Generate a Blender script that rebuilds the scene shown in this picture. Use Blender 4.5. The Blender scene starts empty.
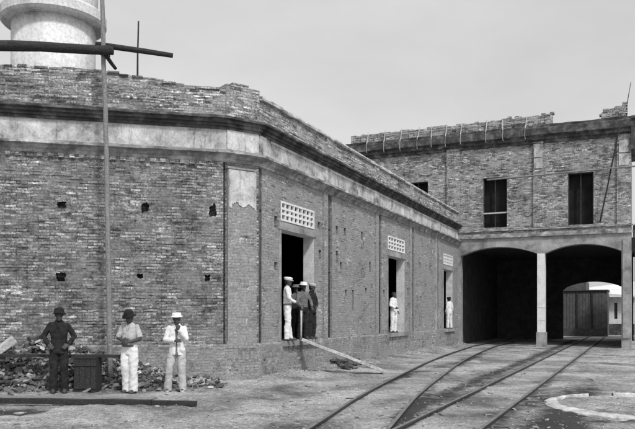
import bpy, bmesh, math, random
from mathutils import Vector, Matrix, noise
random.seed(7)
R = math.radians
sc = bpy.context.scene
C = sc.collection

# ------------------------------------------------------------------ camera, world, sun, exposure
EYE = 1.62
F = 726.0; CX = 317.5; HY = 315.0
cam = bpy.data.cameras.new('camera'); co = bpy.data.objects.new('camera', cam); C.objects.link(co)
co.location = (0, 0, EYE); co.rotation_euler = (R(90), 0, 0)
cam.sensor_width = 36; cam.lens = F / 635 * 36
cam.shift_y = (HY - 214.5) / 635
cam.clip_end = 6000
sc.camera = co

world = bpy.data.worlds.new('World'); sc.world = world; world.use_nodes = True
wn = world.node_tree.nodes; wl = world.node_tree.links
SUN_EL, SUN_AZ = 50, 26          # azimuth measured from behind the camera, positive towards the right
sky = wn.new('ShaderNodeTexSky'); sky.sky_type = 'NISHITA'; sky.sun_disc = False
sky.sun_elevation = R(SUN_EL); sky.sun_rotation = R(180 - SUN_AZ)
sky.dust_density = 4; sky.air_density = 1.0; sky.ozone_density = 1
bw = wn.new('ShaderNodeRGBToBW')
mixw = wn.new('ShaderNodeMix'); mixw.data_type = 'FLOAT'
mixw.inputs[0].default_value = 0.62; mixw.inputs[3].default_value = 6.0
bg = wn['Background']; bg.inputs['Strength'].default_value = 0.15
cn = wn.new('ShaderNodeTexNoise'); cn.inputs['Scale'].default_value = 2.2; cn.inputs['Detail'].default_value = 7; cn.inputs['Roughness'].default_value = .55
tcw = wn.new('ShaderNodeTexCoord'); mpw = wn.new('ShaderNodeMapping'); mpw.inputs['Scale'].default_value = (1, 1, 2.2); mpw.inputs['Location'].default_value = (.35, .1, .2)
mr = wn.new('ShaderNodeMapRange'); mr.inputs[1].default_value = .3; mr.inputs[2].default_value = .7; mr.inputs[3].default_value = .90; mr.inputs[4].default_value = 1.14
mw = wn.new('ShaderNodeMath'); mw.operation = 'MULTIPLY'
wl.new(tcw.outputs['Generated'], mpw.inputs[0]); wl.new(mpw.outputs[0], cn.inputs['Vector']); wl.new(cn.outputs[0], mr.inputs[0])
wl.new(sky.outputs[0], bw.inputs[0]); wl.new(bw.outputs[0], mixw.inputs[2]); wl.new(mixw.outputs[0], mw.inputs[0]); wl.new(mr.outputs[0], mw.inputs[1]); wl.new(mw.outputs[0], bg.inputs[0])

sun = bpy.data.lights.new('sun', 'SUN'); so = bpy.data.objects.new('sun', sun); C.objects.link(so)
sun.energy = 2.4; sun.angle = R(6); sun.color = (1, 1, 1)
az = R(SUN_AZ); el = R(SUN_EL)
sd = Vector((math.sin(az) * math.cos(el), -math.cos(az) * math.cos(el), math.sin(el)))
so.rotation_euler = sd.to_track_quat('Z', 'Y').to_euler()
so.location = (0, -5, 30)

sc.view_settings.view_transform = 'Standard'; sc.view_settings.look = 'None'
sc.view_settings.gamma = 1; sc.view_settings.use_curve_mapping = False
sc.view_settings.exposure = -0.05
sc.render.engine = 'CYCLES'

# ------------------------------------------------------------------ materials (the photograph is monochrome: every colour is a grey)
def newmat(name):
    m = bpy.data.materials.new(name); m.use_nodes = True
    nt = m.node_tree; b = nt.nodes['Principled BSDF']
    b.inputs['Specular IOR Level'].default_value = 0.25
    return m, nt, b
def nd(nt, t, **kw):
    n = nt.nodes.new(t)
    for k, v in kw.items(): setattr(n, k, v)
    return n
def g(v): return (v, v, v, 1)
def ntex(nt, scale, detail=6, rough=.6, vec=None, dist=0):
    n = nd(nt, 'ShaderNodeTexNoise'); n.inputs['Scale'].default_value = scale
    n.inputs['Detail'].default_value = detail; n.inputs['Roughness'].default_value = rough
    n.inputs['Distortion'].default_value = dist
    if vec: nt.links.new(vec, n.inputs['Vector'])
    return n.outputs[0]
def ramp(nt, src, stops):
    r = nd(nt, 'ShaderNodeValToRGB'); nt.links.new(src, r.inputs[0])
    e = r.color_ramp.elements
    e[0].position, e[0].color = stops[0][0], g(stops[0][1])
    e[1].position, e[1].color = stops[-1][0], g(stops[-1][1])
    for p, v in stops[1:-1]:
        k = e.new(p); k.color = g(v)
    return r.outputs[0]
def mixc(nt, fac, a, b, blend='MIX'):
    m = nd(nt, 'ShaderNodeMix', data_type='RGBA', blend_type=blend)
    for k, v in ((0, fac), (6, a), (7, b)):
        if isinstance(v, (int, float)): m.inputs[k].default_value = v if k == 0 else g(v)
        else: nt.links.new(v, m.inputs[k])
    return m.outputs[2]
def bump(nt, b, src, strength, dist, prev=None):
    n = nd(nt, 'ShaderNodeBump'); n.inputs['Strength'].default_value = strength; n.inputs['Distance'].default_value = dist
    nt.links.new(src, n.inputs['Height'])
    if prev: nt.links.new(prev, n.inputs['Normal'])
    nt.links.new(n.outputs[0], b.inputs['Normal'])
    return n.outputs[0]

def brick_mat(name, c1, c2, mortar, plaster=.0, plaster_v=.42, row=.067, bw_=.235, dark=.5, seed=0.0, streak=1.):
    m, nt, b = newmat(name)
    uv = nd(nt, 'ShaderNodeUVMap').outputs[0]
    mp = nd(nt, 'ShaderNodeMapping'); nt.links.new(uv, mp.inputs[0]); mp.inputs['Location'].default_value = (seed, 0, 0)
    vec = mp.outputs[0]
    wob = nd(nt, 'ShaderNodeTexNoise'); wob.inputs['Scale'].default_value = 1.3; wob.inputs['Detail'].default_value = 4
    nt.links.new(vec, wob.inputs['Vector'])
    sub = nd(nt, 'ShaderNodeVectorMath', operation='SUBTRACT'); nt.links.new(wob.outputs[1], sub.inputs[0]); sub.inputs[1].default_value = (.5, .5, .5)
    mul = nd(nt, 'ShaderNodeVectorMath', operation='MULTIPLY'); nt.links.new(sub.outputs[0], mul.inputs[0]); mul.inputs[1].default_value = (.07, .04, 0)
    add = nd(nt, 'ShaderNodeVectorMath', operation='ADD'); nt.links.new(vec, add.inputs[0]); nt.links.new(mul.outputs[0], add.inputs[1])
    v2 = add.outputs[0]
    def bt(a, c, mo):
        t = nd(nt, 'ShaderNodeTexBrick'); nt.links.new(v2, t.inputs[0])
        t.inputs['Scale'].default_value = 1; t.inputs['Brick Width'].default_value = bw_; t.inputs['Row Height'].default_value = row
        t.inputs['Mortar Size'].default_value = .010; t.inputs['Mortar Smooth'].default_value = .35
        t.inputs['Color1'].default_value = g(a); t.inputs['Color2'].default_value = g(c); t.inputs['Mortar'].default_value = g(mo)
        t.inputs['Bias'].default_value = -.25
        return t
    t = bt(c1, c2, mortar)
    r1_ = bt(0, 1, 0); r1_.inputs['Bias'].default_value = 0
    off = nd(nt, 'ShaderNodeVectorMath', operation='ADD'); nt.links.new(v2, off.inputs[0]); off.inputs[1].default_value = (bw_ * 37, row * 52, 0)
    r2_ = bt(0, 1, .5); r2_.inputs['Bias'].default_value = 0; nt.links.new(off.outputs[0], r2_.inputs[0])
    tint = ramp(nt, r1_.outputs[0], [(0, c1 * .7), (.25, c1 * 1.2), (.6, (c1 + c2) * .5), (.9, c2), (1, c2 * 1.2)])
    pm = ramp(nt, ntex(nt, 1.6, 6, .7, vec), [(.40, mortar), (.52, mortar * 1.8), (.66, min(.5, mortar * 5))])
    col = mixc(nt, t.outputs['Fac'], tint, pm)
    lt = ramp(nt, r2_.outputs[0], [(.965, 0), (.98, .6)])
    lm = mixc(nt, 1.0, lt, ramp(nt, ntex(nt, .8, 3, .6, vec), [(.45, .15), (.6, 1)]), 'MULTIPLY')
    col = mixc(nt, lm, col, min(.7, c2 * 1.9))
    sm = nd(nt, 'ShaderNodeMapping'); nt.links.new(vec, sm.inputs[0]); sm.inputs['Scale'].default_value = (3, 18, 1)
    smear = ramp(nt, ntex(nt, 1.0, 6, .75, sm.outputs[0]), [(.34, 1 - .3 * streak), (.5, 1.0), (.68, 1 + .45 * streak)])
    col = mixc(nt, 1.0, col, smear, 'MULTIPLY')
    fine = ramp(nt, ntex(nt, 22, 5, .9, vec), [(.37, .25), (.5, 1), (.63, 2.1)])
    col = mixc(nt, 1.0, col, fine, 'MULTIPLY')
    f2 = ramp(nt, ntex(nt, 7, 7, .85, vec), [(.38, .45), (.5, 1), (.62, 1.6)])
    col = mixc(nt, 1.0, col, f2, 'MULTIPLY')
    big = ramp(nt, ntex(nt, .75, 8, .72, vec, .4), [(.32, dark * .8), (.5, 1.0), (.66, 1.32)])
    col = mixc(nt, 1.0, col, big, 'MULTIPLY')
    if plaster > 0:
        pf = ramp(nt, ntex(nt, 1.3, 12, .74, vec, .3), [(1 - plaster - .05, 0), (1 - plaster + .10, .85)])
        pv = ramp(nt, ntex(nt, 17, 5, .8, vec), [(.34, plaster_v * .5), (.5, plaster_v), (.66, plaster_v * 1.5)])
        col = mixc(nt, pf, col, pv)
    nt.links.new(col, b.inputs['Base Color']); b.inputs['Roughness'].default_value = .95
    inv = nd(nt, 'ShaderNodeMath', operation='SUBTRACT'); inv.inputs[0].default_value = 1; nt.links.new(t.outputs['Fac'], inv.inputs[1])
    p = bump(nt, b, inv.outputs[0], .6, .012)
    bump(nt, b, ntex(nt, 26, 5, .7, vec), .6, .014, p)
    return m

def mottled(name, lo, mid, hi, scale=3, fine=40, rough=.9, bumpd=.01, streak=False, bs=.5):
    m, nt, b = newmat(name)
    tc = nd(nt, 'ShaderNodeTexCoord').outputs['Object']
    src = tc
    if streak:
        mp = nd(nt, 'ShaderNodeMapping'); nt.links.new(tc, mp.inputs[0]); mp.inputs['Scale'].default_value = (1, 1, .22); src = mp.outputs[0]
    a = ramp(nt, ntex(nt, scale, 8, .65, src, .2), [(.32, lo), (.5, mid), (.68, hi)])
    f = ramp(nt, ntex(nt, fine, 4, .7, tc), [(.3, .72), (.5, 1), (.72, 1.25)])
    nt.links.new(mixc(nt, 1.0, a, f, 'MULTIPLY'), b.inputs['Base Color']); b.inputs['Roughness'].default_value = rough
    bump(nt, b, ntex(nt, fine * .6, 6, .7, tc), bs, bumpd)
    return m

def wood_mat(name, lo, hi, rough=.85):
    m, nt, b = newmat(name)
    tc = nd(nt, 'ShaderNodeTexCoord').outputs['Generated']
    mp = nd(nt, 'ShaderNodeMapping'); nt.links.new(tc, mp.inputs[0]); mp.inputs['Scale'].default_value = (3, 9, 3)
    obj = nd(nt, 'ShaderNodeTexCoord').outputs['Object']
    a = ramp(nt, ntex(nt, 5, 6, .7, mp.outputs[0]), [(.3, lo), (.7, hi)])
    f = ramp(nt, ntex(nt, 22, 5, .7, obj), [(.3, .6), (.7, 1.35)])
    nt.links.new(mixc(nt, 1.0, a, f, 'MULTIPLY'), b.inputs['Base Color']); b.inputs['Roughness'].default_value = rough
    bump(nt, b, ntex(nt, 30, 5, .7, obj), .5, .006)
    return m

M = {}
M['brick_left'] = brick_mat('brick_left', .125, .32, .07, plaster=.49, plaster_v=.23, dark=.5, streak=1.4)
M['brick_right'] = brick_mat('brick_right', .18, .36, .14, plaster=.58, plaster_v=.28, dark=.5, seed=13.3)
M['brick_parapet'] = brick_mat('brick_parapet', .17, .42, .10, plaster=.48, plaster_v=.40, dark=.5, seed=5.1, streak=2.2)
M['brick_far'] = brick_mat('brick_far', .15, .38, .10, plaster=.48, plaster_v=.36, dark=.55, seed=31.7, streak=1.8)
M['plinth'] = brick_mat('plinth', .15, .32, .12, plaster=.55, plaster_v=.28, dark=.5, seed=3.3)
def plaster_mat():
    m, nt, b = newmat('plaster')
    tc = nd(nt, 'ShaderNodeTexCoord').outputs['Object']
    a = ramp(nt, ntex(nt, 1.4, 10, .72, tc, .3), [(.33, .10), (.45, .38), (.62, .68)])
    mp = nd(nt, 'ShaderNodeMapping'); nt.links.new(tc, mp.inputs[0]); mp.inputs['Scale'].default_value = (5, 5, .7)
    st = ramp(nt, ntex(nt, 1.6, 8, .75, mp.outputs[0]), [(.33, .45), (.43, .97), (.6, 1.08)])
    f = ramp(nt, ntex(nt, 16, 6, .85, tc), [(.34, .55), (.46, 1), (.7, 1.15)])
    c = mixc(nt, 1.0, a, st, 'MULTIPLY'); c = mixc(nt, 1.0, c, f, 'MULTIPLY')
    nt.links.new(c, b.inputs['Base Color']); b.inputs['Roughness'].default_value = .95
    bump(nt, b, ntex(nt, 14, 8, .75, tc), .7, .02)
    return m
M['plaster'] = plaster_mat()
M['jamb'] = mottled('jamb', .45, .66, .75, 2.0, 30)
M['plaster_grey'] = mottled('plaster_grey', .15, .30, .44, 1.5, 22)
M['grime'] = mottled('grime', .03, .075, .20, 2.6, 20)
M['moulding'] = mottled('moulding', .10, .27, .56, 2.6, 20)
M['coping'] = mottled('coping', .22, .48, .70, 3, 20)
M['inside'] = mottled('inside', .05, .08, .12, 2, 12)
M['roofing'] = mottled('roofing', .1, .15, .2, 2, 12)
M['white_paint'] = mottled('white_paint', .62, .75, .82, 4, 30)
M['tank'] = mottled('tank', .30, .62, .78, .5, 12, streak=True)
M['dark_wood'] = wood_mat('dark_wood', .015, .06)
M['pole_wood'] = wood_mat('pole_wood', .10, .36)
M['pale_wood'] = wood_mat('pale_wood', .32, .62)
M['barn_wood'] = wood_mat('barn_wood', .07, .16)
M['stone_light'] = mottled('stone_light', .26, .48, .66, 3, 20)
M['skin'] = mottled('skin', .05, .07, .09, 8, 60, .6, .002)
M['hair'] = mottled('hair', .012, .018, .025, 20, 60)
M['cloth_white'] = mottled('cloth_white', .62, .74, .80, 3, 60, .95, .002)
M['cloth_pale'] = mottled('cloth_pale', .36, .46, .55, 3, 60, .95, .002)
M['cloth_grey'] = mottled('cloth_grey', .10, .15, .2, 9, 60, .95, .006)
M['cloth_dark'] = mottled('cloth_dark', .012, .022, .036, 9, 60, .95, .006)
M['eye_dark'] = mottled('eye_dark', .01, .015, .02, 9, 60)
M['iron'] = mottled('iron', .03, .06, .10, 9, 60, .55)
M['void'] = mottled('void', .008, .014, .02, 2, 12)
M['lime'] = M['stone_light']

def rail_mat():
    m, nt, b = newmat('rail_steel')
    ge = nd(nt, 'ShaderNodeNewGeometry'); sx = nd(nt, 'ShaderNodeSeparateXYZ'); nt.links.new(ge.outputs['Normal'], sx.inputs[0])
    top = ramp(nt, sx.outputs[2], [(.85, 0), (.95, 1)])
    tc = nd(nt, 'ShaderNodeTexCoord').outputs['Object']
    r_ = ramp(nt, ntex(nt, 9, 5, .7, tc), [(.3, .02), (.7, .07)])
    s_ = ramp(nt, ntex(nt, 5, 5, .7, tc), [(.3, .09), (.7, .26)])
    nt.links.new(mixc(nt, top, r_, s_), b.inputs['Base Color']); b.inputs['Roughness'].default_value = .55
    return m
M['rail'] = rail_mat()

def ground_mat():
    m, nt, b = newmat('dirt_ground')
    tc = nd(nt, 'ShaderNodeTexCoord').outputs['Object']
    base = ramp(nt, ntex(nt, .55, 9, .68, tc, .4), [(.34, .11), (.46, .25), (.60, .43)])
    f = ramp(nt, ntex(nt, 11, 6, .8, tc), [(.34, .52), (.5, 1), (.66, 1.5)])
    ff = ramp(nt, ntex(nt, 38, 4, .85, tc), [(.34, .45), (.5, 1), (.66, 1.7)])
    col = mixc(nt, 1.0, base, f, 'MULTIPLY'); col = mixc(nt, 1.0, col, ff, 'MULTIPLY')
    v = nd(nt, 'ShaderNodeTexVoronoi'); v.inputs['Scale'].default_value = 9; nt.links.new(tc, v.inputs['Vector'])
    sp = ramp(nt, v.outputs['Distance'], [(.05, .5), (.12, 0)])
    sp2 = mixc(nt, 1.0, sp, ramp(nt, ntex(nt, 1.4, 4, .6, tc), [(.48, 0), (.58, 1)]), 'MULTIPLY')
    col = mixc(nt, sp2, col, .5)
    at = nd(nt, 'ShaderNodeAttribute'); at.attribute_name = 'oil'
    br = ntex(nt, 2.6, 8, .75, tc)
    sm = nd(nt, 'ShaderNodeMath', operation='ADD'); nt.links.new(at.outputs['Fac'], sm.inputs[0]); nt.links.new(br, sm.inputs[1])
    oil = ramp(nt, sm.outputs[0], [(.74, 0), (.98, .92)])
    col = mixc(nt, oil, col, .035)
    nt.links.new(col, b.inputs['Base Color']); b.inputs['Roughness'].default_value = .97
    p = bump(nt, b, ntex(nt, 9, 8, .75, tc), .8, .05)
    bump(nt, b, ntex(nt, 45, 4, .7, tc), .6, .015, p)
    return m
M['ground'] = ground_mat()

# ------------------------------------------------------------------ mesh helpers
def wloc(o):
    v = Vector((0, 0, 0))
    while o: v += o.location; o = o.parent
    return v
class MB:
    def __init__(s): s.v = []; s.f = []
    def quad(s, *p):
        k = len(s.v); s.v += [tuple(q) for q in p]; s.f.append(tuple(range(k, k + len(p))))
    def box8(s, c):       # c: 8 corners, bottom ring ccw then top ring ccw
        k = len(s.v); s.v += [tuple(q) for q in c]
        for f in ((3, 2, 1, 0), (4, 5, 6, 7), (0, 1, 5, 4), (1, 2, 6, 5), (2, 3, 7, 6), (3, 0, 4, 7)):
            s.f.append(tuple(k + i for i in f))
    def box(s, x0, x1, y0, y1, z0, z1):
        s.box8([(x0, y0, z0), (x1, y0, z0), (x1, y1, z0), (x0, y1, z0), (x0, y0, z1), (x1, y0, z1), (x1, y1, z1), (x0, y1, z1)])
    def obox(s, c, half, rot):    # oriented box
        m = rot if isinstance(rot, Matrix) else Matrix.Identity(3)
        pts = []
        for z in (-1, 1):
            for x, y in ((-1, -1), (1, -1), (1, 1), (-1, 1)):
                pts.append(Vector(c) + m @ Vector((x * half[0], y * half[1], z * half[2])))
        s.box8(pts)
    def tube(s, pts, rad, seg=10, squash=None, caps=True):
        pts = [Vector(p) for p in pts]; n = len(pts)
        rad = [rad] * n if isinstance(rad, (int, float)) else rad
        ref = None; k0 = len(s.v)
        for i, p in enumerate(pts):
            t = (pts[min(i + 1, n - 1)] - pts[max(i - 1, 0)]).normalized()
            if ref is None:
                ref = Vector((0, 0, 1)) if abs(t.z) < .9 else Vector((1, 0, 0))
            a = (ref - t * ref.dot(t)).normalized(); b_ = t.cross(a); ref = a
            for j in range(seg):
                w = 2 * math.pi * j / seg
                s.v.append(tuple(p + (a * math.cos(w) + b_ * math.sin(w)) * rad[i]))
        for i in range(n - 1):
            for j in range(seg):
                j2 = (j + 1) % seg
                s.f.append((k0 + i * seg + j, k0 + i * seg + j2, k0 + (i + 1) * seg + j2, k0 + (i + 1) * seg + j))
        if caps:
            s.f.append(tuple(k0 + j for j in reversed(range(seg))))
            s.f.append(tuple(k0 + (n - 1) * seg + j for j in range(seg)))
    def ell(s, c, r, rot=None, seg=14, rings=9):
        c = Vector(c); k0 = len(s.v)
        rot = rot or Matrix.Identity(3)
        s.v.append(tuple(c + rot @ Vector((0, 0, -r[2]))))
        for i in range(1, rings):
            ph = -math.pi / 2 + math.pi * i / rings
            for j in range(seg):
                w = 2 * math.pi * j / seg
                s.v.append(tuple(c + rot @ Vector((r[0] * math.cos(ph) * math.cos(w), r[1] * math.cos(ph) * math.sin(w), r[2] * math.sin(ph)))))
        s.v.append(tuple(c + rot @ Vector((0, 0, r[2])))); top = len(s.v) - 1
        for j in range(seg):
            j2 = (j + 1) % seg
            s.f.append((k0, k0 + 1 + j2, k0 + 1 + j))
            for i in range(rings - 2):
                a = k0 + 1 + i * seg
                s.f.append((a + j, a + j2, a + seg + j2, a + seg + j))
            a = k0 + 1 + (rings - 2) * seg
            s.f.append((a + j, a + j2, top))
    def loft(s, rings, seg=18):   # rings: (cx,cy,cz,rx,ry[,tilt])
        k0 = len(s.v); n = len(rings)
        for r_ in rings:
            for j in range(seg):
                w = 2 * math.pi * j / seg
                s.v.append((r_[0] + r_[3] * math.cos(w), r_[1] + r_[4] * math.sin(w), r_[2]))
        for i in range(n - 1):
            for j in range(seg):
                j2 = (j + 1) % seg
                s.f.append((k0 + i * seg + j, k0 + i * seg + j2, k0 + (i + 1) * seg + j2, k0 + (i + 1) * seg + j))
        s.f.append(tuple(k0 + j for j in reversed(range(seg))))
        s.f.append(tuple(k0 + (n - 1) * seg + j for j in range(seg)))
    def build(s, name, mat, parent=None, smooth=False, fixn=False, local=False):
        off = Vector((0, 0, 0)) if (parent is None or local) else wloc(parent)
        me = bpy.data.meshes.new(name)
        me.from_pydata([tuple(Vector(v) - off) for v in s.v], [], s.f)
        if fixn:
            bm = bmesh.new(); bm.from_mesh(me); bmesh.ops.recalc_face_normals(bm, faces=bm.faces); bm.to_mesh(me); bm.free()
        me.update()
        uv = me.uv_layers.new(name='UVMap')
        buf = [0.0] * (2 * len(me.loops))
        for p in me.polygons:
            n = p.normal
            if abs(n.z) < .75:
                t = Vector((-n.y, n.x, 0)).normalized()
                for li in p.loop_indices:
                    q = me.vertices[me.loops[li].vertex_index].co + off
                    buf[2 * li] = q.x * t.x + q.y * t.y; buf[2 * li + 1] = q.z
            else:
                for li in p.loop_indices:
                    q = me.vertices[me.loops[li].vertex_index].co + off
                    buf[2 * li] = q.x; buf[2 * li + 1] = q.y
        uv.data.foreach_set('uv', buf)
        if smooth: me.polygons.foreach_set('use_smooth', [True] * len(me.polygons))
        me.materials.append(mat)
        o = bpy.data.objects.new(name, me); C.objects.link(o)
        if parent: o.parent = parent
        return o

def empty(name, loc, label=None, cat=None, group=None):
    o = bpy.data.objects.new(name, None); C.objects.link(o); o.location = loc; o.empty_display_size = .2
    return tag(o, label, cat, group)
def tag(o, label=None, cat=None, group=None, kind=None):
    if label: o['label'] = label
    if cat: o['category'] = cat
    if group: o['group'] = group
    if kind: o['kind'] = kind
    return o
def nz(x, y=0., z=0.): return noise.noise(Vector((x, y, z)))

class Frame:     # a vertical wall plane: s along the wall to the viewer's right, n outward, z up
    def __init__(f, o, d):
        f.o = Vector((o[0], o[1])); f.d = Vector((d[0], d[1])).normalized(); f.out = Vector((f.d.y, -f.d.x))
    def p(f, s, n, z):
        q = f.o + f.d * s + f.out * n
        return Vector((q.x, q.y, z))
    def hit(f, px, py=None, n=0.):       # the photograph's pixel ray on the plane n -> (s, z)
        k = (px - CX) / F
        o = f.o + f.out * n
        s = (k * o.y - o.x) / (f.d.x - k * f.d.y)
        Y = o.y + f.d.y * s
        return s, (None if py is None else EYE + (HY - py) / F * Y)
    def box(f, mb, s0, s1, n0, n1, z0, z1):
        mb.box8([f.p(s0, n1, z0), f.p(s1, n1, z0), f.p(s1, n0, z0), f.p(s0, n0, z0),
                 f.p(s0, n1, z1), f.p(s1, n1, z1), f.p(s1, n0, z1), f.p(s0, n0, z1)])
    def panel(f, mb, s0, s1, z0, z1, holes, T=.5, reveal=None, step=None):
        """front and back faces of a wall with real openings. hole = (s0,s1,z0,z1,depth or None for through)"""
        S = sorted({s0, s1} | {min(max(h[i], s0), s1) for h in holes for i in (0, 1)})
        Z = sorted({z0, z1} | {min(max(h[i], z0), z1) for h in holes for i in (2, 3)})
        nS, nZ = len(S) - 1, len(Z) - 1; occ = {}
        for i in range(nS):
            for j in range(nZ):
                ms, mz = (S[i] + S[i + 1]) / 2, (Z[j] + Z[j + 1]) / 2
                hs = [h for h in holes if h[0] < ms < h[1] and h[2] < mz < h[3]]
                if hs: occ[i, j] = hs[0][4]
        for i in range(nS):
            for j in range(nZ):
                a, b, c, d = S[i], S[i + 1], Z[j], Z[j + 1]
                if (i, j) not in occ:
                    mb.quad(f.p(a, 0, c), f.p(b, 0, c), f.p(b, 0, d), f.p(a, 0, d))
                elif occ[i, j] == 'blob': pass
                elif occ[i, j] is not None:
                    D = occ[i, j]
                    mb.quad(f.p(a, -D, c), f.p(b, -D, c), f.p(b, -D, d), f.p(a, -D, d))
                    if (i - 1, j) not in occ: mb.quad(f.p(a, 0, c), f.p(a, 0, d), f.p(a, -D, d), f.p(a, -D, c))
                    if (i + 1, j) not in occ: mb.quad(f.p(b, 0, d), f.p(b, 0, c), f.p(b, -D, c), f.p(b, -D, d))
                    if (i, j + 1) not in occ: mb.quad(f.p(a, 0, d), f.p(b, 0, d), f.p(b, -D, d), f.p(a, -D, d))
                    if (i, j - 1) not in occ: mb.quad(f.p(b, 0, c), f.p(a, 0, c), f.p(a, -D, c), f.p(b, -D, c))
                if occ.get((i, j), 0) is not None:
                    mb.quad(f.p(b, -T, c), f.p(a, -T, c), f.p(a, -T, d), f.p(b, -T, d))
        for h in holes:
            if h[4] is not None: continue
            a, b, c, d, dep = h; r = mb if reveal is None else reveal; D = T
            r.quad(f.p(a, 0, c), f.p(a, 0, d), f.p(a, -D, d), f.p(a, -D, c))
            r.quad(f.p(b, 0, d), f.p(b, 0, c), f.p(b, -D, c), f.p(b, -D, d))
            r.quad(f.p(a, 0, d), f.p(b, 0, d), f.p(b, -D, d), f.p(a, -D, d))
            r.quad(f.p(b, 0, c), f.p(a, 0, c), f.p(a, -D, c), f.p(b, -D, c))

def proud_bricks(mb, f, s0, s1, z0, z1, n, holes, seed=1, pmin=.006, pmax=.022):
    rnd = random.Random(seed)
    for _ in range(n):
        s = rnd.uniform(s0, s1 - .25); z = z0 + .075 * int(rnd.uniform(0, (z1 - z0) / .075)) + .008
        w = rnd.choice((.11, .23, .23, .24)); d = rnd.uniform(pmin, pmax)
        if any(h[0] - .26 < s < h[1] + .02 and h[2] - .08 < z < h[3] + .02 for h in holes): continue
        f.box(mb, s, s + w, -.01, d, z, z + .058)

def sweep(path, prof, ztop=None, jit=.0, step=.28, seed=0):
    """moulding: closed profile [(n, z)] carried along a plan polyline with mitred corners"""
    mb = MB(); P = [Vector(p) for p in path]; rings = []
    for i in range(len(P) - 1):
        a, b = P[i], P[i + 1]; d = (b - a).normalized(); o = Vector((d.y, -d.x)); L = (b - a).length
        n = max(1, int(L / step))
        for k in range(n + 1):
            if k == n and i < len(P) - 2: continue
            q = a + d * (L * k / n); oo = o
            if k == 0 and i > 0:
                dp = (a - P[i - 1]).normalized(); op = Vector((dp.y, -dp.x)); m_ = (op + o).normalized(); oo = m_ / m_.dot(o)
            rings.append((q, oo))
    k0 = 0; m = len(prof); acc = 0; prev = None
    for q, oo in rings:
        if prev is not None: acc += (q - prev).length
        prev = q
        for j, (n, z) in enumerate(prof):
            zz = z if ztop is None else ztop(acc, z, q)
            jn = jit * nz(acc * 2.1 + seed, j * 3.7) * 1.6; jz = jit * .6 * nz(acc * 1.7 + seed, j * 5.1, 9) if n > 0 else 0
            mb.v.append((q.x + oo.x * (n + jn), q.y + oo.y * (n + jn), zz + jz))
    for i in range(len(rings) - 1):
        for j in range(m):
            j2 = (j + 1) % m
            mb.f.append((i * m + j, (i + 1) * m + j, (i + 1) * m + j2, i * m + j2))
    mb.f.append(tuple(range(m))); mb.f.append(tuple((len(rings) - 1) * m + j for j in reversed(range(m))))
    return mb

# ------------------------------------------------------------------ plan of the place
TH = math.atan((633.5 - CX) / F)
dA = Vector((math.sin(TH), math.cos(TH)))
P2 = Vector((-1.456, 17.9))                       # corner end of the long side
sA_end = (38.2 - 17.9) / dA.y
E = P2 + dA * sA_end                              # where it meets the mill
P1 = Vector((-2.2, 17.35))
aL = R(13.7); dL = Vector((math.cos(aL), math.sin(aL)))
LL = 9.5
P0 = P1 - dL * LL
FA = Frame(P2, dA); FL = Frame(P0, dL); FC = Frame(P1, P2 - P1)
dB = Vector((math.cos(TH), -math.sin(TH)))
FB = Frame(E, dB)
CL = (P2 - P1).length

def track_pts(px):
    return [Vector(((x - CX) / F * (EYE * F / (y - HY)), EYE * F / (y - HY))) for x, y in px]
def gh_raw(x, y):
    return .04 * nz(x * .45, y * .45) + .030 * nz(x * 1.7, y * 1.7, 3) + .024 * nz(x * 4.2, y * 4.2, 7) + .012 * nz(x * 9, y * 9, 2)
def seg_dist(p, a, b):
    ab = b - a; t = max(0, min(1, (p - a).dot(ab) / ab.dot(ab))); return (p - (a + ab * t)).length

# two rail centre lines on the ground
c2a = Vector((2.02, 10.8)); R2 = [c2a + dA * t for t in (-9, -4, 0, 6, 12, 18, 24, 30, 38, 60)]
r1 = track_pts([(321, 424), (363, 396.5), (403, 375.5), (432, 361.5), (458, 351.8), (477, 346)])
R1 = []
for i, p in enumerate(r1):
    d = (r1[min(i + 1, 5)] - r1[max(i - 1, 0)]).normalized(); R1.append(p + Vector((d.y, -d.x)) * .55)
R1 = [R1[0] + (R1[0] - R1[1]).normalized() * 7, R1[0] + (R1[0] - R1[1]).normalized() * 3] + R1 + [R1[-1] + dA * 6, R1[-1] + dA * 12]
def spline(P, n=10):
    out = []
    for i in range(len(P) - 1):
        p0 = P[max(i - 1, 0)]; p1 = P[i]; p2 = P[i + 1]; p3 = P[min(i + 2, len(P) - 1)]
        for k in range(n):
            t = k / n
            out.append(.5 * ((2 * p1) + (p2 - p0) * t + (2 * p0 - 5 * p1 + 4 * p2 - p3) * t * t + (3 * p1 - p0 - 3 * p2 + p3) * t ** 3))
    return out + [P[-1]]
R1 = spline(R1, 6); R2 = spline(R2, 4)

RINGC = Vector((6.05, 12.75)); RINGR = 1.85
def ground_h(x, y):
    p = Vector((x, y)); h = gh_raw(x, y)
    # dirt banked against the walls
    dw = min(seg_dist(p, P2, E), seg_dist(p, P1, P2), seg_dist(p, P0, P1))
    h += .16 * math.exp(-(dw / .7) ** 2) * (.7 + nz(x * .8, y * .8, 5))
    if -9 < x < 20 and 2 < y < 60:
        dt = min(min(seg_dist(p, R1[i], R1[i + 1]) for i in range(0, len(R1) - 1, 1)) if y < 45 else 9,
                 min(seg_dist(p, R2[i], R2[i + 1]) for i in range(0, len(R2) - 1, 1)))
        w = max(0, min(1, (1.1 - dt) / .6)); h = h * (1 - .75 * w) + .0 * w
    return h

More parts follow.
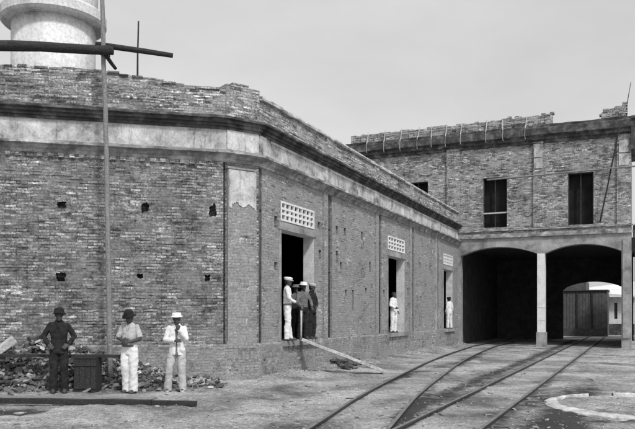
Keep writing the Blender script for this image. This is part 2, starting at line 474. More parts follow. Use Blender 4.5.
# ------------------------------------------------------------------ ground: one sheet to the horizon
def build_ground():
    xs = [-3000, -800, -200, -60, -25, -14] + [-11 + .11 * i for i in range(int(31 / .11))] + [20.5, 24, 30, 45, 80, 200, 800, 3000]
    ys = [-400, -60, -10, 0, 4, 7] + [8 + .09 * i for i in range(int(14 / .09))]
    y = ys[-1]
    while y < 46: y += .15; ys.append(y)
    ys += [50, 56, 64, 80, 120, 250, 700, 3000]
    nx, ny = len(xs), len(ys); V = []; oil = []
    for y in ys:
        for x in xs:
            fine = -12 < x < 21 and 7 < y < 50
            h = ground_h(x, y) if fine else 0
            V.append((x, y, h))
            o = 0
            if fine:
                p = Vector((x, y))
                # dark cinders and oil between and beside the rails
                d1 = min(seg_dist(p, R1[i], R1[i + 1]) for i in range(0, len(R1) - 1, 2) ) if y < 44 else 9
                k2 = (p - c2a).dot(Vector((dA.y, -dA.x)))
                o = .34 * math.exp(-((abs(k2) - .58) / .16) ** 2) + .34 * math.exp(-((d1 - .58) / .16) ** 2)
                near = max(0, min(1, (19 - y) / 5))
                o += .62 * math.exp(-((k2 - 1.45) / .62) ** 2) * (.15 + .85 * near)
                o += .5 * math.exp(-((k2 + 1.05) / .34) ** 2) * (1 if d1 > .6 else .4)
                o += .30 * math.exp(-((k2 + 3.1) / .3) ** 2) * (1 - near)
                rc = (p - RINGC).length
                if RINGR < rc < RINGR + .6 and p.x < RINGC.x: o = max(o, .42)
                if rc < RINGR: o = .22
                o += .55 * math.exp(-((y - 12.2) / .5) ** 2) * (1 if x < -4.6 else 0)
                dw = seg_dist(p, P2, E); o += .22 * math.exp(-(dw / .5) ** 2)
                o = min(o, .6)
            oil.append(o)
    Fc = [(j * nx + i, j * nx + i + 1, (j + 1) * nx + i + 1, (j + 1) * nx + i) for j in range(ny - 1) for i in range(nx - 1)]
    me = bpy.data.meshes.new('ground'); me.from_pydata(V, [], Fc)
    a = me.attributes.new('oil', 'FLOAT', 'POINT'); a.data.foreach_set('value', oil)
    me.polygons.foreach_set('use_smooth', [True] * len(me.polygons)); me.materials.append(M['ground'])
    o = bpy.data.objects.new('ground', me); C.objects.link(o); tag(o, kind='structure')
build_ground()

def pebbles():
    mb = MB(); rnd = random.Random(3)
    def stone(x, y, s):
        rot = Matrix.Rotation(rnd.uniform(0, 6.3), 3, 'Z') @ Matrix.Rotation(rnd.uniform(-.4, .4), 3, 'X')
        mb.ell((x, y, ground_h(x, y) + s * .25), (s, s * rnd.uniform(.6, 1), s * rnd.uniform(.4, .7)), rot, 6, 4)
    for _ in range(2000):
        Y = 9.8 + 26 * rnd.random() ** 1.9; X = rnd.uniform(-.46, .46) * Y
        q = Vector((X, Y)) - P2
        if q.dot(FA.out) < .05 and X > -2.2: continue
        if X < -1.4 and Y > 16.6: continue
        stone(X, Y, rnd.uniform(.007, .022) * (1.6 if rnd.random() < .06 else 1))
    for _ in range(900):      # along the wall foot
        s = rnd.uniform(0, sA_end); n = abs(rnd.gauss(0, .35)) + .05; p = FA.p(s, n, 0); stone(p.x, p.y, rnd.uniform(.01, .04))
    tag(mb.build('gravel', M['plaster_grey']), kind='stuff')
pebbles()

# ------------------------------------------------------------------ the long brick building
wh = empty('brick_warehouse', (P2.x, P2.y, 0), 'long low brick building with white frieze, doorways and a canted corner', 'warehouse')
Z_M0, Z_M1, Z_F1, Z_C1 = 5.28, 5.57, 6.05, 6.33
PL = .92
path = [P0, P1, P2, E]

# doors from the photograph's pixels
doors = []
for (xa, xb) in ((281, 314), (388, 404.5), (443.5, 452.5)):
    doors.append((FA.hit(xa)[0], FA.hit(xb)[0], .94, 3.86))
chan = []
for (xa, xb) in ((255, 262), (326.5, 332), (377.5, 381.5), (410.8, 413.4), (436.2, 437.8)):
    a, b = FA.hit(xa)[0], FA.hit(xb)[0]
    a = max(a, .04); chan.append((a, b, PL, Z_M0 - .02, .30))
rev = MB(); mb = MB()
holes = [(a, b, c, d, None) for a, b, c, d in doors] + chan
grs = []
for k, (a, b, c, d) in enumerate(doors):
    grs.append((a - .02, b + .0, 4.1, 4.62)); holes.append((a - .02, b, 4.1, 4.62, .22))
rnd = random.Random(5)
slots = []
for (px, y0, y1) in ((337, 226, 234), (337, 251, 263), (345, 228, 236), (353, 290, 310), (362, 232, 240), (319, 222, 229), (320, 250, 259), (341, 262, 270), (276, 216, 228), (276, 262, 270), (370, 262, 272),
                     (384, 290, 297), (408, 262, 268), (408, 288, 296), (420, 262, 268), (430, 266, 271), (421, 296, 301), (366, 288, 294), (346, 290, 296)):
    s, z1 = FA.hit(px, y0); _, z0 = FA.hit(px, y1)
    w = .10
    h = (s - w, s + w, z0, z1, .2)
    if any(h[0] < o[1] + .05 and h[1] > o[0] - .05 and h[2] < o[3] and h[3] > o[2] for o in holes): continue
    slots.append(h)
holes += slots
FA.panel(mb, 0.03, sA_end, 0, Z_M0 + .1, holes, .34, rev)
proud_bricks(mb, FA, .3, sA_end - .4, 0.95, Z_M0 - .1, 500, holes, 2, .004, .014)
mb.build('wall', M['brick_right'], wh)
# left wall
hl = []
for (px, py, w, h) in ((62, 205, .16, .10), (145, 207.5, .13, .15), (213, 210.5, .13, .21), (61, 277, .16, .15), (140, 276, .11, .09), (207.5, 278, .09, .11)):
    s, z = FL.hit(px, py); hl.append((s - w, s + w, z - h, z + h, 'blob'))
mb = MB(); FL.panel(mb, 0, LL - .05, 0, Z_M0 + .1, hl, .4)
for q, h in enumerate(hl):        # ragged putlog holes knocked through the courses
    cs, cz = (h[0] + h[1]) / 2, (h[2] + h[3]) / 2; hs, hz = (h[1] - h[0]) / 2, (h[3] - h[2]) / 2; N = 32; ro = []; ri = []
    for i in range(N):
        w = 2 * math.pi * (i + .5) / N; c_, s_ = math.cos(w), math.sin(w); k = 1 / max(abs(c_), abs(s_))
        ro.append((cs + hs * c_ * k, cz + hz * s_ * k))
        r_ = .66 + .30 * nz(c_ * 1.3 + q * 3.1, s_ * 1.3, q) + .14 * nz(c_ * 4 + q, s_ * 4, 5)
        ri.append((cs + hs * c_ * min(r_, .95) * min(k, 1.25), cz + hz * s_ * min(r_, .95) * min(k, 1.25)))
    for i in range(N):
        j = (i + 1) % N
        mb.quad(FL.p(*[ro[i][0], 0, ro[i][1]]), FL.p(ro[j][0], 0, ro[j][1]), FL.p(ri[j][0], 0, ri[j][1]), FL.p(ri[i][0], 0, ri[i][1]))
        mb.quad(FL.p(ri[i][0], 0, ri[i][1]), FL.p(ri[j][0], 0, ri[j][1]), FL.p(ri[j][0], -.32, ri[j][1]), FL.p(ri[i][0], -.32, ri[i][1]))
    for i in (0, 8, 16, 24): pass
    mb.quad(*[FL.p(ro[i][0], -.32, ro[i][1]) for i in range(N)])
    for i in (3, 11, 19, 27): mb.quad(FL.p(ro[i][0], 0, ro[i][1]), FL.p(cs + (hs if ro[i][0] > cs else -hs), 0, cz + (hz if ro[i][1] > cz else -hz)), FL.p(ro[(i + 1) % N][0], 0, ro[(i + 1) % N][1]))
proud_bricks(mb, FL, .1, LL - .3, .95, Z_M0 - .1, 800, hl, 4, .004, .018)
mb.build('wall', M['brick_left'], wh)
# canted corner with its pilaster
mb = MB(); FC.box(mb, 0, CL, -.3, 0, 0, Z_M0 + .05)
mb.build('wall', M['brick_left'], wh)
mb = MB(); FC.box(mb, .03, CL - .10, 0, .075, PL - .1, 5.12)
FC.box(mb, .0, CL - .07, 0, .10, 5.12, 5.17)
proud_bricks(mb, FC, .05, CL - .1, .95, 5.0, 0, [], 4)
mb.build('corner_pilaster', M['brick_right'], wh)
mb = MB()          # ragged patch of white render still on the pilaster
pts = [(.05, 5.10)] + [(.05 + (CL - .17) * i / 40, 4.30 + .24 * nz(i * .07, 4.4) + .06 * nz(i * .5, 1) + .05 * nz(i * 1.7, 7)) for i in range(41)] + [(CL - .12, 5.10)]
N = len(pts); mb.v = [tuple(FC.p(s, .092, z)) for s, z in pts] + [tuple(FC.p(s, .06, z)) for s, z in pts]
mb.f = [tuple(reversed(range(N)))] + [(i, (i + 1) % N, N + (i + 1) % N, N + i) for i in range(N)]
mb.build('render_patch', M['plaster'], wh, fixn=True)
for c in chan:      # dark pipe added in each recess, standing in for deep shade
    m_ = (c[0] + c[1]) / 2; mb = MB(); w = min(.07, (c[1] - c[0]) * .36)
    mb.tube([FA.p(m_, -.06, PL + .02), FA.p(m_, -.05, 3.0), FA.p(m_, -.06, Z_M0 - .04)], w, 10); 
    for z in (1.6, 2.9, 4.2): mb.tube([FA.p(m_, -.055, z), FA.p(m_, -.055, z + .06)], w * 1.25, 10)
    mb.build('recess_shade_pipe', M['iron'], wh, True)
# thin pilaster strips beside the channels
for k, c in enumerate(chan[1:]):
    mb = MB(); w = .30
    FA.box(mb, c[0] - w, c[0] - .003, -.02, .055, PL, Z_M0 - .01)
    if k > 1: FA.box(mb, c[1] + .003, c[1] + .12, -.02, .04, PL, Z_M0 - .01)
    mb.build('pilaster', M['plaster_grey'] if k == 3 else M['brick_right'], wh)
# plinth
mb = sweep(path, [(-.05, -.2), (.06, -.2), (.06, PL - .04), (.035, PL), (-.05, PL)], None, .018, .3, 4)
mb.build('plinth', M['plinth'], wh)
# entablature
mb = sweep(path, [(-.1, Z_M0), (.03, Z_M0), (.045, Z_M0 + .04), (.045, Z_M0 + .075), (.08, Z_M0 + .10), (.12, Z_M0 + .15), (.23, Z_M0 + .18), (.23, Z_M0 + .235), (.05, Z_M1), (-.1, Z_M1)], None, .018, .3, 1)
mb.build('lower_moulding', M['moulding'], wh)
mb = sweep(path, [(-.1, Z_M1), (.012, Z_M1), (.012, Z_F1), (-.1, Z_F1)], None, .006, .5, 2)
mb.build('frieze', M['plaster'], wh)
mb = MB()          # raised frame of the frieze panels and the blocks between them
def fr(f, a, b): f.box(mb, a, b, 0, .05, Z_M1 + .01, Z_F1 - .003)
fr(FC, .02, CL - .02)
edges = [FA.hit(x)[0] for x in (258.5, 266)] ; fr(FA, .02, FA.hit(265)[0])
pb = [FA.hit(x)[0] for x in (328, 376, 411, 438)]
for s in pb: fr(FA, s - .28, s + .25)
segs = [FA.hit(265)[0]] + pb + [sA_end]
for a, b in zip(segs[:-1], segs[1:]):
    FA.box(mb, a + .25, b - .28, 0, .035, Z_F1 - .075, Z_F1 - .003)
mb.build('frieze_blocks', M['plaster'], wh)
mb = sweep(path, [(-.1, Z_F1), (.05, Z_F1), (.05, Z_F1 + .07), (.10, Z_F1 + .07), (.10, Z_F1 + .14), (.17, Z_F1 + .14), (.17, Z_F1 + .215), (.26, Z_F1 + .215), (.26, Z_C1 - .01), (.03, Z_C1 + .03), (-.1, Z_C1 + .03)], None, .022, .25, 3)
mb.build('upper_cornice', M['grime'], wh)
def topz(s, z, q):
    # parapet rises to the left of the corner, as built
    x = s
    left = 7.02 + .0 * s
    if s < LL:
        t = max(0, min(1, (LL - 0.6 - s) / 2.2)); left = 7.10 + .22 * t * t * (3 - 2 * t)
    k = (z - Z_C1) / (7.0 - Z_C1)
    rag = .028 * nz(s * 1.9, 2.2) + .02 * nz(s * 6.1, 1.1)
    if s < LL + 1.2: rag *= 1.5
    return Z_C1 + (left + rag * k - Z_C1) * k
prof = [(-.3, Z_C1 + .03)] + [(.0, Z_C1 + .02)]
z = Z_C1 + .05
rj = random.Random(11)
while z < 6.9:
    o = rj.uniform(-.004, .012); prof += [(.004 + o, z), (.004 + o, z + .055)]; z += .075
prof += [(.0, 6.93), (-.3, 6.93)]
mb = sweep(path, prof, topz, .012, .3, 8)
proud = [FA.hit(x)[0] for x in (329, 376, 411, 437)]
mb.build('parapet', M['brick_parapet'], wh)
for s in proud:
    mb = MB(); FA.box(mb, s - .26, s + .22, -.28, .05, Z_C1 + .0, 6.96); mb.build('parapet_pier', M['brick_parapet'], wh)
mb = MB(); FC.box(mb, .0, CL - .0, -.3, .05, Z_C1 + .0, 7.14); mb.build('parapet_pier', M['brick_parapet'], wh)
capl = [P2 + dA * .1, E]
def capz(s, z, q): return z + .02 * nz(s * 2.3, 8) + .02
mb = sweep(capl, [(-.34, 6.93), (.07, 6.93), (.085, 6.97), (.07, 7.02), (-.34, 7.03)], capz, .02, .3, 6)
mb.build('coping', M['coping'], wh)
rnd = random.Random(8)       # crumbling top course of the left stretch
s = 0; lc = MB(); FL.box(lc, 0, LL, -.26, -.02, 6.9, 7.05)
while s < LL + CL:
    f, ss = (FL, s) if s < LL - .15 else (FC, s - LL)
    if rnd.random() < .92:
        z0 = topz(s, 6.93, None) - .03; h = rnd.choice((.02, .03, .035, .045, .055)) ; w = rnd.uniform(.16, .36)
        f.box(lc, ss, ss + w, -.25 + rnd.uniform(-.03, .03), rnd.uniform(-.02, .05), z0, z0 + h + (.04 if s > LL - .1 else 0))
    s += rnd.uniform(.16, .3)
f = FC; f.box(lc, .18, .62, -.2, .04, 7.05, 7.205)
lc.build('loose_coping', M['brick_left'], wh)
for f, a0, b0 in ((FL, .1, LL - .25),):
    mb = MB(); f.box(mb, a0, b0, -.01, .012, Z_M0 - .09, Z_M0 - .002); u = a0; rnd = random.Random(31)
    while u < b0:
        if rnd.random() > .07: f.box(mb, u, u + .12 + rnd.uniform(-.015, .01), .0, .058 + rnd.uniform(-.012, .008), Z_M0 - .085, Z_M0 - .005)
        u += .225
    mb.build('dentil_course', M['brick_parapet'], wh)
# white latticed vents over the doors and their lintels, jambs
for k, (a, b, c, d) in enumerate(grs):
    mb = MB()
    if k < 3:
        nx_ = 8 if k == 0 else 6; nz_ = 3; t = .028
        FA.box(mb, a, b, -.06, .018, c, c + .05); FA.box(mb, a, b, -.06, .018, d - .05, d)
        FA.box(mb, a, a + .06, -.06, .015, c + .051, d - .051); FA.box(mb, b - .06, b, -.06, .015, c + .051, d - .051)
        for i in range(1, nx_):
            s = a + .03 + (b - a - .06) * i / nx_; FA.box(mb, s - t, s + t, -.055, .010, c + .051, d - .051)
        for i in range(1, nz_):
            zz = c + .05 + (d - c - .1) * i / nz_; FA.box(mb, a + .061, b - .061, -.052, .006, zz - .028, zz + .028)
    else:
        FA.box(mb, a, b, .0, .03, c, d)
        FA.box(mb, a + .06, b - .06, .03, .045, c + .06, d - .06)
    mb.build('vent_lattice', M['white_paint'], wh)
for k, (a, b, c, d) in enumerate(doors):
    mb = MB(); mb.v = rev.v[16 * k:16 * k + 16]; mb.f = [(0, 1, 2, 3), (4, 5, 6, 7), (8, 9, 10, 11), (12, 13, 14, 15)]
    mb.build('door_jamb', M['jamb'], wh)
    mb = MB(); FA.box(mb, a - .16, b + .12, -.02, .03, d + .003, d + .2)
    FA.box(mb, a - .14, a - .003, -.02, .018, c, d)
    mb.build('door_surround', M['plaster_grey'], wh)
    mb = MB(); FA.box(mb, a - .05, b + .25, -.33, .16, c - .14, c + .003)
    mb.build('door_sill', M['plaster_grey'], wh)
    # timber leaf folded back inside, at the near side
    mb = MB(); FA.box(mb, a + .02, a + .07, -1.15, -.36, c + .01, d - .03)
    for i in range(4): FA.box(mb, a + .07, a + .09, -1.12 + .2 * i, -.98 + .2 * i, c + .05, d - .08)
    mb.build('door_leaf', M['dark_wood'], wh)
# dark rooms behind the doors, roof, rear
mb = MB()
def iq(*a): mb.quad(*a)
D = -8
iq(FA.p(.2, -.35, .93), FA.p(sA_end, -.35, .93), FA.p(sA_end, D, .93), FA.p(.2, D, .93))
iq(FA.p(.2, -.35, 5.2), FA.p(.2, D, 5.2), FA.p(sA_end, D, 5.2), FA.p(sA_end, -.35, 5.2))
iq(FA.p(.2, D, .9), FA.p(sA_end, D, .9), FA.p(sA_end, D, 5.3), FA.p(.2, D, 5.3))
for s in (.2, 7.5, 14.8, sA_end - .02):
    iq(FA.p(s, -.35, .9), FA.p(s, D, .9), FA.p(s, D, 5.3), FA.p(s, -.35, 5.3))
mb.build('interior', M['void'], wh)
mb = MB()
back = FA.p(sA_end, -14, 0); bl = FL.p(0, -12, 0)
mb.quad((P0.x, P0.y, 6.4), (P1.x, P1.y, 6.4), (P2.x, P2.y, 6.4), (E.x, E.y, 6.4), (back.x, back.y, 6.4), (bl.x, bl.y, 6.4))
mb.build('roof', M['roofing'], wh)
mb = MB()
for (x0, y0), (x1, y1) in (((P0.x, P0.y), (bl.x, bl.y)), ((bl.x, bl.y), (back.x, back.y))):
    mb.quad((x0, y0, 0), (x1, y1, 0), (x1, y1, 6.4), (x0, y0, 6.4))
mb.build('rear_wall', M['brick_right'], wh)

# ------------------------------------------------------------------ the two-storey brick mill across the end
ml = empty('brick_mill', (E.x, E.y, 0), 'tall two storey brick building with two wide arches across the end of the yard', 'mill')
TB = .55
uL = FB.hit(351)[0]; uR = FB.hit(631)[0]
ar1 = (FB.hit(460.5)[0], FB.hit(537)[0]); ar2 = (FB.hit(545)[0], FB.hit(621.5)[0])
ZS, ZC = 4.72, 5.12
def arch_z(u, a):
    w = (a[1] - a[0]) / 2; c = (a[0] + a[1]) / 2; r_ = ZC - ZS
    Rr = (w * w + r_ * r_) / (2 * r_)
    return ZC - Rr + math.sqrt(max(0, Rr * Rr - (u - c) ** 2))
Zband = 5.6
mb = MB(); soff = MB()
for a in (ar1, ar2):
    n = 20
    for i in range(n):
        u0 = a[0] + (a[1] - a[0]) * i / n; u1 = a[0] + (a[1] - a[0]) * (i + 1) / n; z0, z1 = arch_z(u0, a), arch_z(u1, a)
        mb.quad(FB.p(u0, 0, z0), FB.p(u1, 0, z1), FB.p(u1, 0, Zband), FB.p(u0, 0, Zband))
        mb.quad(FB.p(u1, -TB, z1), FB.p(u0, -TB, z0), FB.p(u0, -TB, Zband), FB.p(u1, -TB, Zband))
        soff.quad(FB.p(u0, 0, z0), FB.p(u0, -TB, z0), FB.p(u1, -TB, z1), FB.p(u1, 0, z1))
FB.box(mb, ar1[1], ar2[0], -TB, 0, ZS, Zband)
FB.box(mb, uL, ar1[0], -TB, 0, 0, Zband)
mb.build('arch_wall', M['plaster_grey'], ml)
soff.build('arch_soffits', M['plaster_grey'], ml)
mb = MB(); FB.box(mb, ar1[1] + .01, ar2[0] - .01, -TB, .0, .75, ZS + .0)
for z in (1.35, 2.0): FB.box(mb, ar1[1] + .0, ar2[0] - .0, -TB, .012, z, z + .02)
mb.build('pier', M['white_paint'], ml)
mb = MB(); FB.box(mb, ar1[1] - .04, ar2[0] + .04, -TB - .04, .04, -.2, .75); mb.build('pier_base', M['plaster_grey'], ml)
mb = MB(); FB.box(mb, ar2[1], uR, -TB, .0, -.2, Zband)
FB.box(mb, ar2[1] + .06, uR - .06, 0, .06, .5, 5.3); mb.build('end_pier', M['plaster_grey'], ml)
# upper wall with windows
wins = []
for (xa, xb, yt, yb) in ((483, 507, 178.5, 227.5), (568, 593.5, 173.5, 224.5), (408, 428, 183, 228)):
    a, zt = FB.hit(xa, yt); b, _ = FB.hit(xb, yt); _, zb = FB.hit((xa + xb) / 2, yb)
    wins.append((a, b, zb, zt, .45))
Zt = 10.35
mb = MB(); FB.panel(mb, uL, uR, Zband, Zt, wins, .5)
proud_bricks(mb, FB, uL, uR - .3, 6.1, Zt - .1, 420, wins, 9, .01, .035)
mb.build('upper_wall', M['brick_far'], ml)
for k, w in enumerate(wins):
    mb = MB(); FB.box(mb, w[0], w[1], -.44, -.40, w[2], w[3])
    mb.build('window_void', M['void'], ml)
    mb = MB(); t = .05
    FB.box(mb, w[0], w[0] + t, -.2, -.12, w[2], w[3]); FB.box(mb, w[1] - t, w[1], -.2, -.12, w[2], w[3]); FB.box(mb, w[0] + t, w[1] - t, -.2, -.12, w[3] - t, w[3])
    m_ = (w[0] + w[1]) / 2; FB.box(mb, m_ - .025, m_ + .025, -.2, -.12, w[2], w[3] - t)
    mb.build('window_frame', M['dark_wood'], ml)
    mb = MB()
    if k == 0:
        z = w[2] + (w[3] - w[2]) * .28; FB.box(mb, w[0], w[1], -.12, -.06, z, z + .07)
        mb.build('window_rail', M['pale_wood'], ml)
# string courses, sill ledge
mb = MB(); FB.box(mb, uL, uR + .1, 0, .10, Zband - .02, Zband + .09); FB.box(mb, uL, uR + .06, 0, .05, Zband + .09, Zband + .2)
FB.box(mb, uL, uR + .1, 0, .09, 5.93, 5.99)
mb.build('string_course', M['moulding'], ml)
# pilasters and their pale caps
for (xa, xb) in ((447, 460), (533.5, 543.5), (617, 631)):
    a, b = FB.hit(xa)[0], FB.hit(xb)[0]
    mb = MB(); FB.box(mb, a, b, 0, .10, 6.0, Zt - .02); mb.build('pilaster', M['brick_far'], ml)
for (xa, xb, y0, y1) in ((533.5, 543.5, 145, 158), (533.5, 543.5, 159, 169), (618, 630, 141, 153), (618, 630, 154.5, 166)):
    a, zt = FB.hit(xa, y0); b, _ = FB.hit(xb, y0); _, zb = FB.hit(xa, y1)
    mb = MB(); FB.box(mb, a + .04, b - .04, .1, .13, zb, zt); mb.build('plaster_cap', M['plaster'], ml)
# heavy unfinished cornice, with a return past the right corner
uH = FB.hit(642)[0]
mb = MB()
pp = [(0, 10.25), (.08, 10.25), (.08, 10.38), (.2, 10.42), (.2, 10.55), (.36, 10.62), (.36, 10.95), (.28, 11.0), (.28, 11.12), (-.5, 11.12), (-.5, 10.25)]
w0 = FB.p(uL - .25, 0, 0); w1 = FB.p(uR, 0, 0)
cm = sweep([Vector((w0.x, w0.y)), Vector((w1.x, w1.y))], pp, None, .05, .35, 5)
cm.build('cornice', M['grime'], ml, fixn=True)
mb = MB(); FB.box(mb, uR + .003, uH, -3, .25, 9.55, 11.0); FB.box(mb, uR + .003, uH, -3.05, .32, 11.0, 11.12)
mb.build('corner_hood', M['grime'], ml)
# ragged low parapet on the left stretch
mb = MB(); rnd = random.Random(21)
u = FB.hit(352)[0]; u1 = FB.hit(552.5)[0]
while u < u1:
    w = rnd.uniform(.12, .38); zz, = (11.58 + .05 * nz(u * 1.3, 3) + rnd.uniform(-.04, .035),)
    if u > FB.hit(500)[0]: zz += .05
    if u > FB.hit(540)[0]: zz += .05
    FB.box(mb, u, min(u + w, u1), -.3, rnd.uniform(.10, .2), 11.12, zz)
    if rnd.random() < .25: FB.box(mb, u, u + .2, -.3, .1, zz, zz + .07)
    u += w
mb.build('broken_parapet', M['brick_parapet'], ml)
# light battens strapped down over the cornice
for px, kk in ((369, 0), (386, 1), (402, 2), (419, 2), (433, 0), (447, 1), (462, 0), (487, 2), (504, 1), (526, 2)):
    u = FB.hit(px)[0]; mb = MB(); l = rnd.uniform(-.06, .10)
    zb_ = (10.5, 10.15, 9.95)[kk]
    mb.tube([FB.p(u + l, .22, 11.66), FB.p(u + l * .4, .31, 11.16), FB.p(u, .40, 11.0)], .026, 6)
    mb.tube([FB.p(u, .40, 11.0), FB.p(u - .01, .40, 10.62), FB.p(u + .02, .40, max(zb_, 10.45))], .012, 6)
    mb.build('batten', M['pale_wood'], ml)
mb = MB()
for (xa, xb, z, r_) in ((385, 552, 11.38, .015), (395, 470, 11.5, .012), (504, 526, 11.3, .02)):
    mb.tube([FB.p(FB.hit(xa)[0], .22, z), FB.p(FB.hit((xa + xb) / 2)[0], .24, z + .04), FB.p(FB.hit(xb)[0], .22, z + .02)], r_, 6)
mb.build('batten', M['pale_wood'], ml)
# brick stump standing on the cornice at the right
mb = MB(); a = FB.hit(600)[0]; b = FB.hit(627.5)[0]; z = 11.12; rnd = random.Random(2); k = 0
zt_ = FB.hit(620, 104)[1]
while z < zt_:
    t = (z - 11.12) / (zt_ - 11.12)
    st = a + (.08 if t < .25 else (-.08 if t < .5 else .0) + (.10 if t < .75 else .62)) + rnd.uniform(-.08, .08)
    if t > .85: st = a + 1.0
    u = st
    while u < b - .1:
        w = rnd.choice((.22, .24, .12)); FB.box(mb, u, min(u + w, b), -.32, .05 + rnd.uniform(-.03, .04), z, z + .068); u += w + .01
    z += .075
mb.build('brick_stump', M['brick_far'], ml)
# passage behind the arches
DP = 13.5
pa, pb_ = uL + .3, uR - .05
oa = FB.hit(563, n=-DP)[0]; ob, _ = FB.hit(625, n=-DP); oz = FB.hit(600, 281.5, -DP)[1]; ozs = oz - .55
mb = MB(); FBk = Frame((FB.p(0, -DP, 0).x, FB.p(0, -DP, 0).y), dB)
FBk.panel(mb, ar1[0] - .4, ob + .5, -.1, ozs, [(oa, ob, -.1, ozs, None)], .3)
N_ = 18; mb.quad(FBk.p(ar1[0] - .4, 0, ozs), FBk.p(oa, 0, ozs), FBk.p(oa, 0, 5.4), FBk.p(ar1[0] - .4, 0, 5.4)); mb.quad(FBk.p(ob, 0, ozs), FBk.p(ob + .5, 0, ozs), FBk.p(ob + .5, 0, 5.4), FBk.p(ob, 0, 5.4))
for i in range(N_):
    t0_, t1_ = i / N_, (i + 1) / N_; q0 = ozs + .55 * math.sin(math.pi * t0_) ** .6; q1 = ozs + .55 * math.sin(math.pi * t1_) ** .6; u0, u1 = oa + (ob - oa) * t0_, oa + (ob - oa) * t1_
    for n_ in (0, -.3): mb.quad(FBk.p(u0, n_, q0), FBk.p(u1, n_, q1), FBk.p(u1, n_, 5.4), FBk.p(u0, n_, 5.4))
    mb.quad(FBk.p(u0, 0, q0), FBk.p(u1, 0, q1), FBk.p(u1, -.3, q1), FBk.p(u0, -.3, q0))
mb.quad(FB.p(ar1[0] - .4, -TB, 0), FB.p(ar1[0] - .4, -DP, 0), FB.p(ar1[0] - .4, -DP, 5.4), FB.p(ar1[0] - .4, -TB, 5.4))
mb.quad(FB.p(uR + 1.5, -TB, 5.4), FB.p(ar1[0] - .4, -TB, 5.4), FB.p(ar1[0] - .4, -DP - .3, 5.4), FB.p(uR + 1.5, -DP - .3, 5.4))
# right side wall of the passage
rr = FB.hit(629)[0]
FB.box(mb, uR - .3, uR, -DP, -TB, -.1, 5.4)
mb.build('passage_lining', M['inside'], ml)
mb = MB(); FB.box(mb, uR - .001 + .003, uR + .02, -DP - .3, -.01, 0, Zt + .4); mb.build('side_wall', M['plaster_grey'], ml)
mb = MB()
mb.quad(FB.p(uL, -.5, 10.9), FB.p(uR, -.5, 10.9), FB.p(uR, -DP, 10.9), FB.p(uL, -DP, 10.9)); mb.build('roof', M['roofing'], ml)
mb = MB(); mb.quad(FB.p(uL, -.5, 0), FB.p(uL, -DP, 0), FB.p(uL, -DP, 10.9), FB.p(uL, -.5, 10.9))
mb.quad(FB.p(uL, -DP - .31, 5.4), FB.p(uR, -DP - .31, 5.4), FB.p(uR, -DP - .31, 10.9), FB.p(uL, -DP - .31, 10.9)); mb.build('rear_wall', M['brick_far'], ml)

# pole scaffold on the mill
def pole_obj(name, pts, r_, mat, label, cat, group=None, seg=8):
    mb = MB(); P = [Vector(p) for p in pts]; Q = []; RR = []
    L = (P[-1] - P[0]).length; n = max(3, int(L / .5))
    for i in range(n + 1):
        t = i / n * (len(P) - 1); k = min(int(t), len(P) - 2); q = P[k].lerp(P[k + 1], t - k)
        w = .012 * min(1, L / 3)
        Q.append(q + Vector((nz(q.z * .9, q.x * .6) * w * 2, nz(q.x * .8, 4) * w, nz(q.x * .7, 8) * w)))
        r0, r1_ = r_ if isinstance(r_, tuple) else (r_, r_)
        RR.append((r0 + (r1_ - r0) * i / n) * (1 + .10 * nz(i * 1.7, 3)))
    mb.tube(Q, RR, seg); o = mb.build(name, mat, None, True)
    tag(o, label, cat, group); return o
a, z0 = FB.hit(487, 180, .5); b, z1 = FB.hit(640, 165.5, .5)
pole_obj('scaffold_pole', [FB.p(a, .5, z0), FB.p(b, .5, z1)], (.045, .04), M['pole_wood'], 'thin pale horizontal pole across the mill wall just above its windows', 'pole')
a, z0 = FB.hit(600, 222, .35); b, z1 = FB.hit(620.5, 122, .45)
pole_obj('leaning_pole', [FB.p(a, .28, z0), FB.p(b, .52, z1)], .04, M['dark_wood'], 'dark diagonal pole leaning on the mill wall right of its right window', 'pole')
a, z0 = FB.hit(626.5, 106, 0); b, z1 = FB.hit(631, 82, 0)
pole_obj('iron_rod', [FB.p(a, 0, z0 - .5), FB.p(a, 0, z0), FB.p(b, 0, z1)], (.03, .015), M['iron'], 'thin dark rod sticking up from the brick stump on the mill roof', 'rod')

# ------------------------------------------------------------------ beyond the arch: wagon, shed, white house
def barn():
    o = FB.p(FB.hit(600)[0], -21, 0); f = Frame((o.x, o.y), dB)
    a = f.hit(548)[0]; b = f.hit(607.5)[0]; r_ = empty('board_shed', f.p(a, 0, 0), 'dull grey boarded shed with tall doors seen through the right archway', 'shed')
    hb = f.hit(595, 290.5)[1]
    mb = MB(); f.box(mb, a, b, -4.5, 0, 0, hb); k = a; rnd = random.Random(4)
    while k < b - .25: f.box(mb, k, k + .215, 0, .018 + rnd.uniform(0, .012), .25, hb - .03); k += .23
    um = f.hit(586)[0]; f.box(mb, a, um, -4.5, -.003, hb - .2, hb + .75)
    mb.build('wall', M['barn_wood'], r_)
    for px in (577, 592):
        u = f.hit(px)[0]; mb = MB(); f.box(mb, u - .06, u + .06, .03, .10, 0, hb - .04); mb.build('post', M['dark_wood'], r_)
    mb = MB(); f.box(mb, a, b, .001, .12, -.1, .55); mb.build('dado', M['inside'], r_)
    mb = MB(); mb.box8([f.p(a, .15, hb), f.p(b + .05, .15, hb), f.p(b + .05, -4.6, hb), f.p(a, -4.6, hb), f.p(a, .15, hb + .05), f.p(b + .05, .15, hb + .05), f.p(b + .05, -4.6, hb + .12), f.p(a, -4.6, hb + .12)])
    mb.build('roof', M['roofing'], r_)
barn()

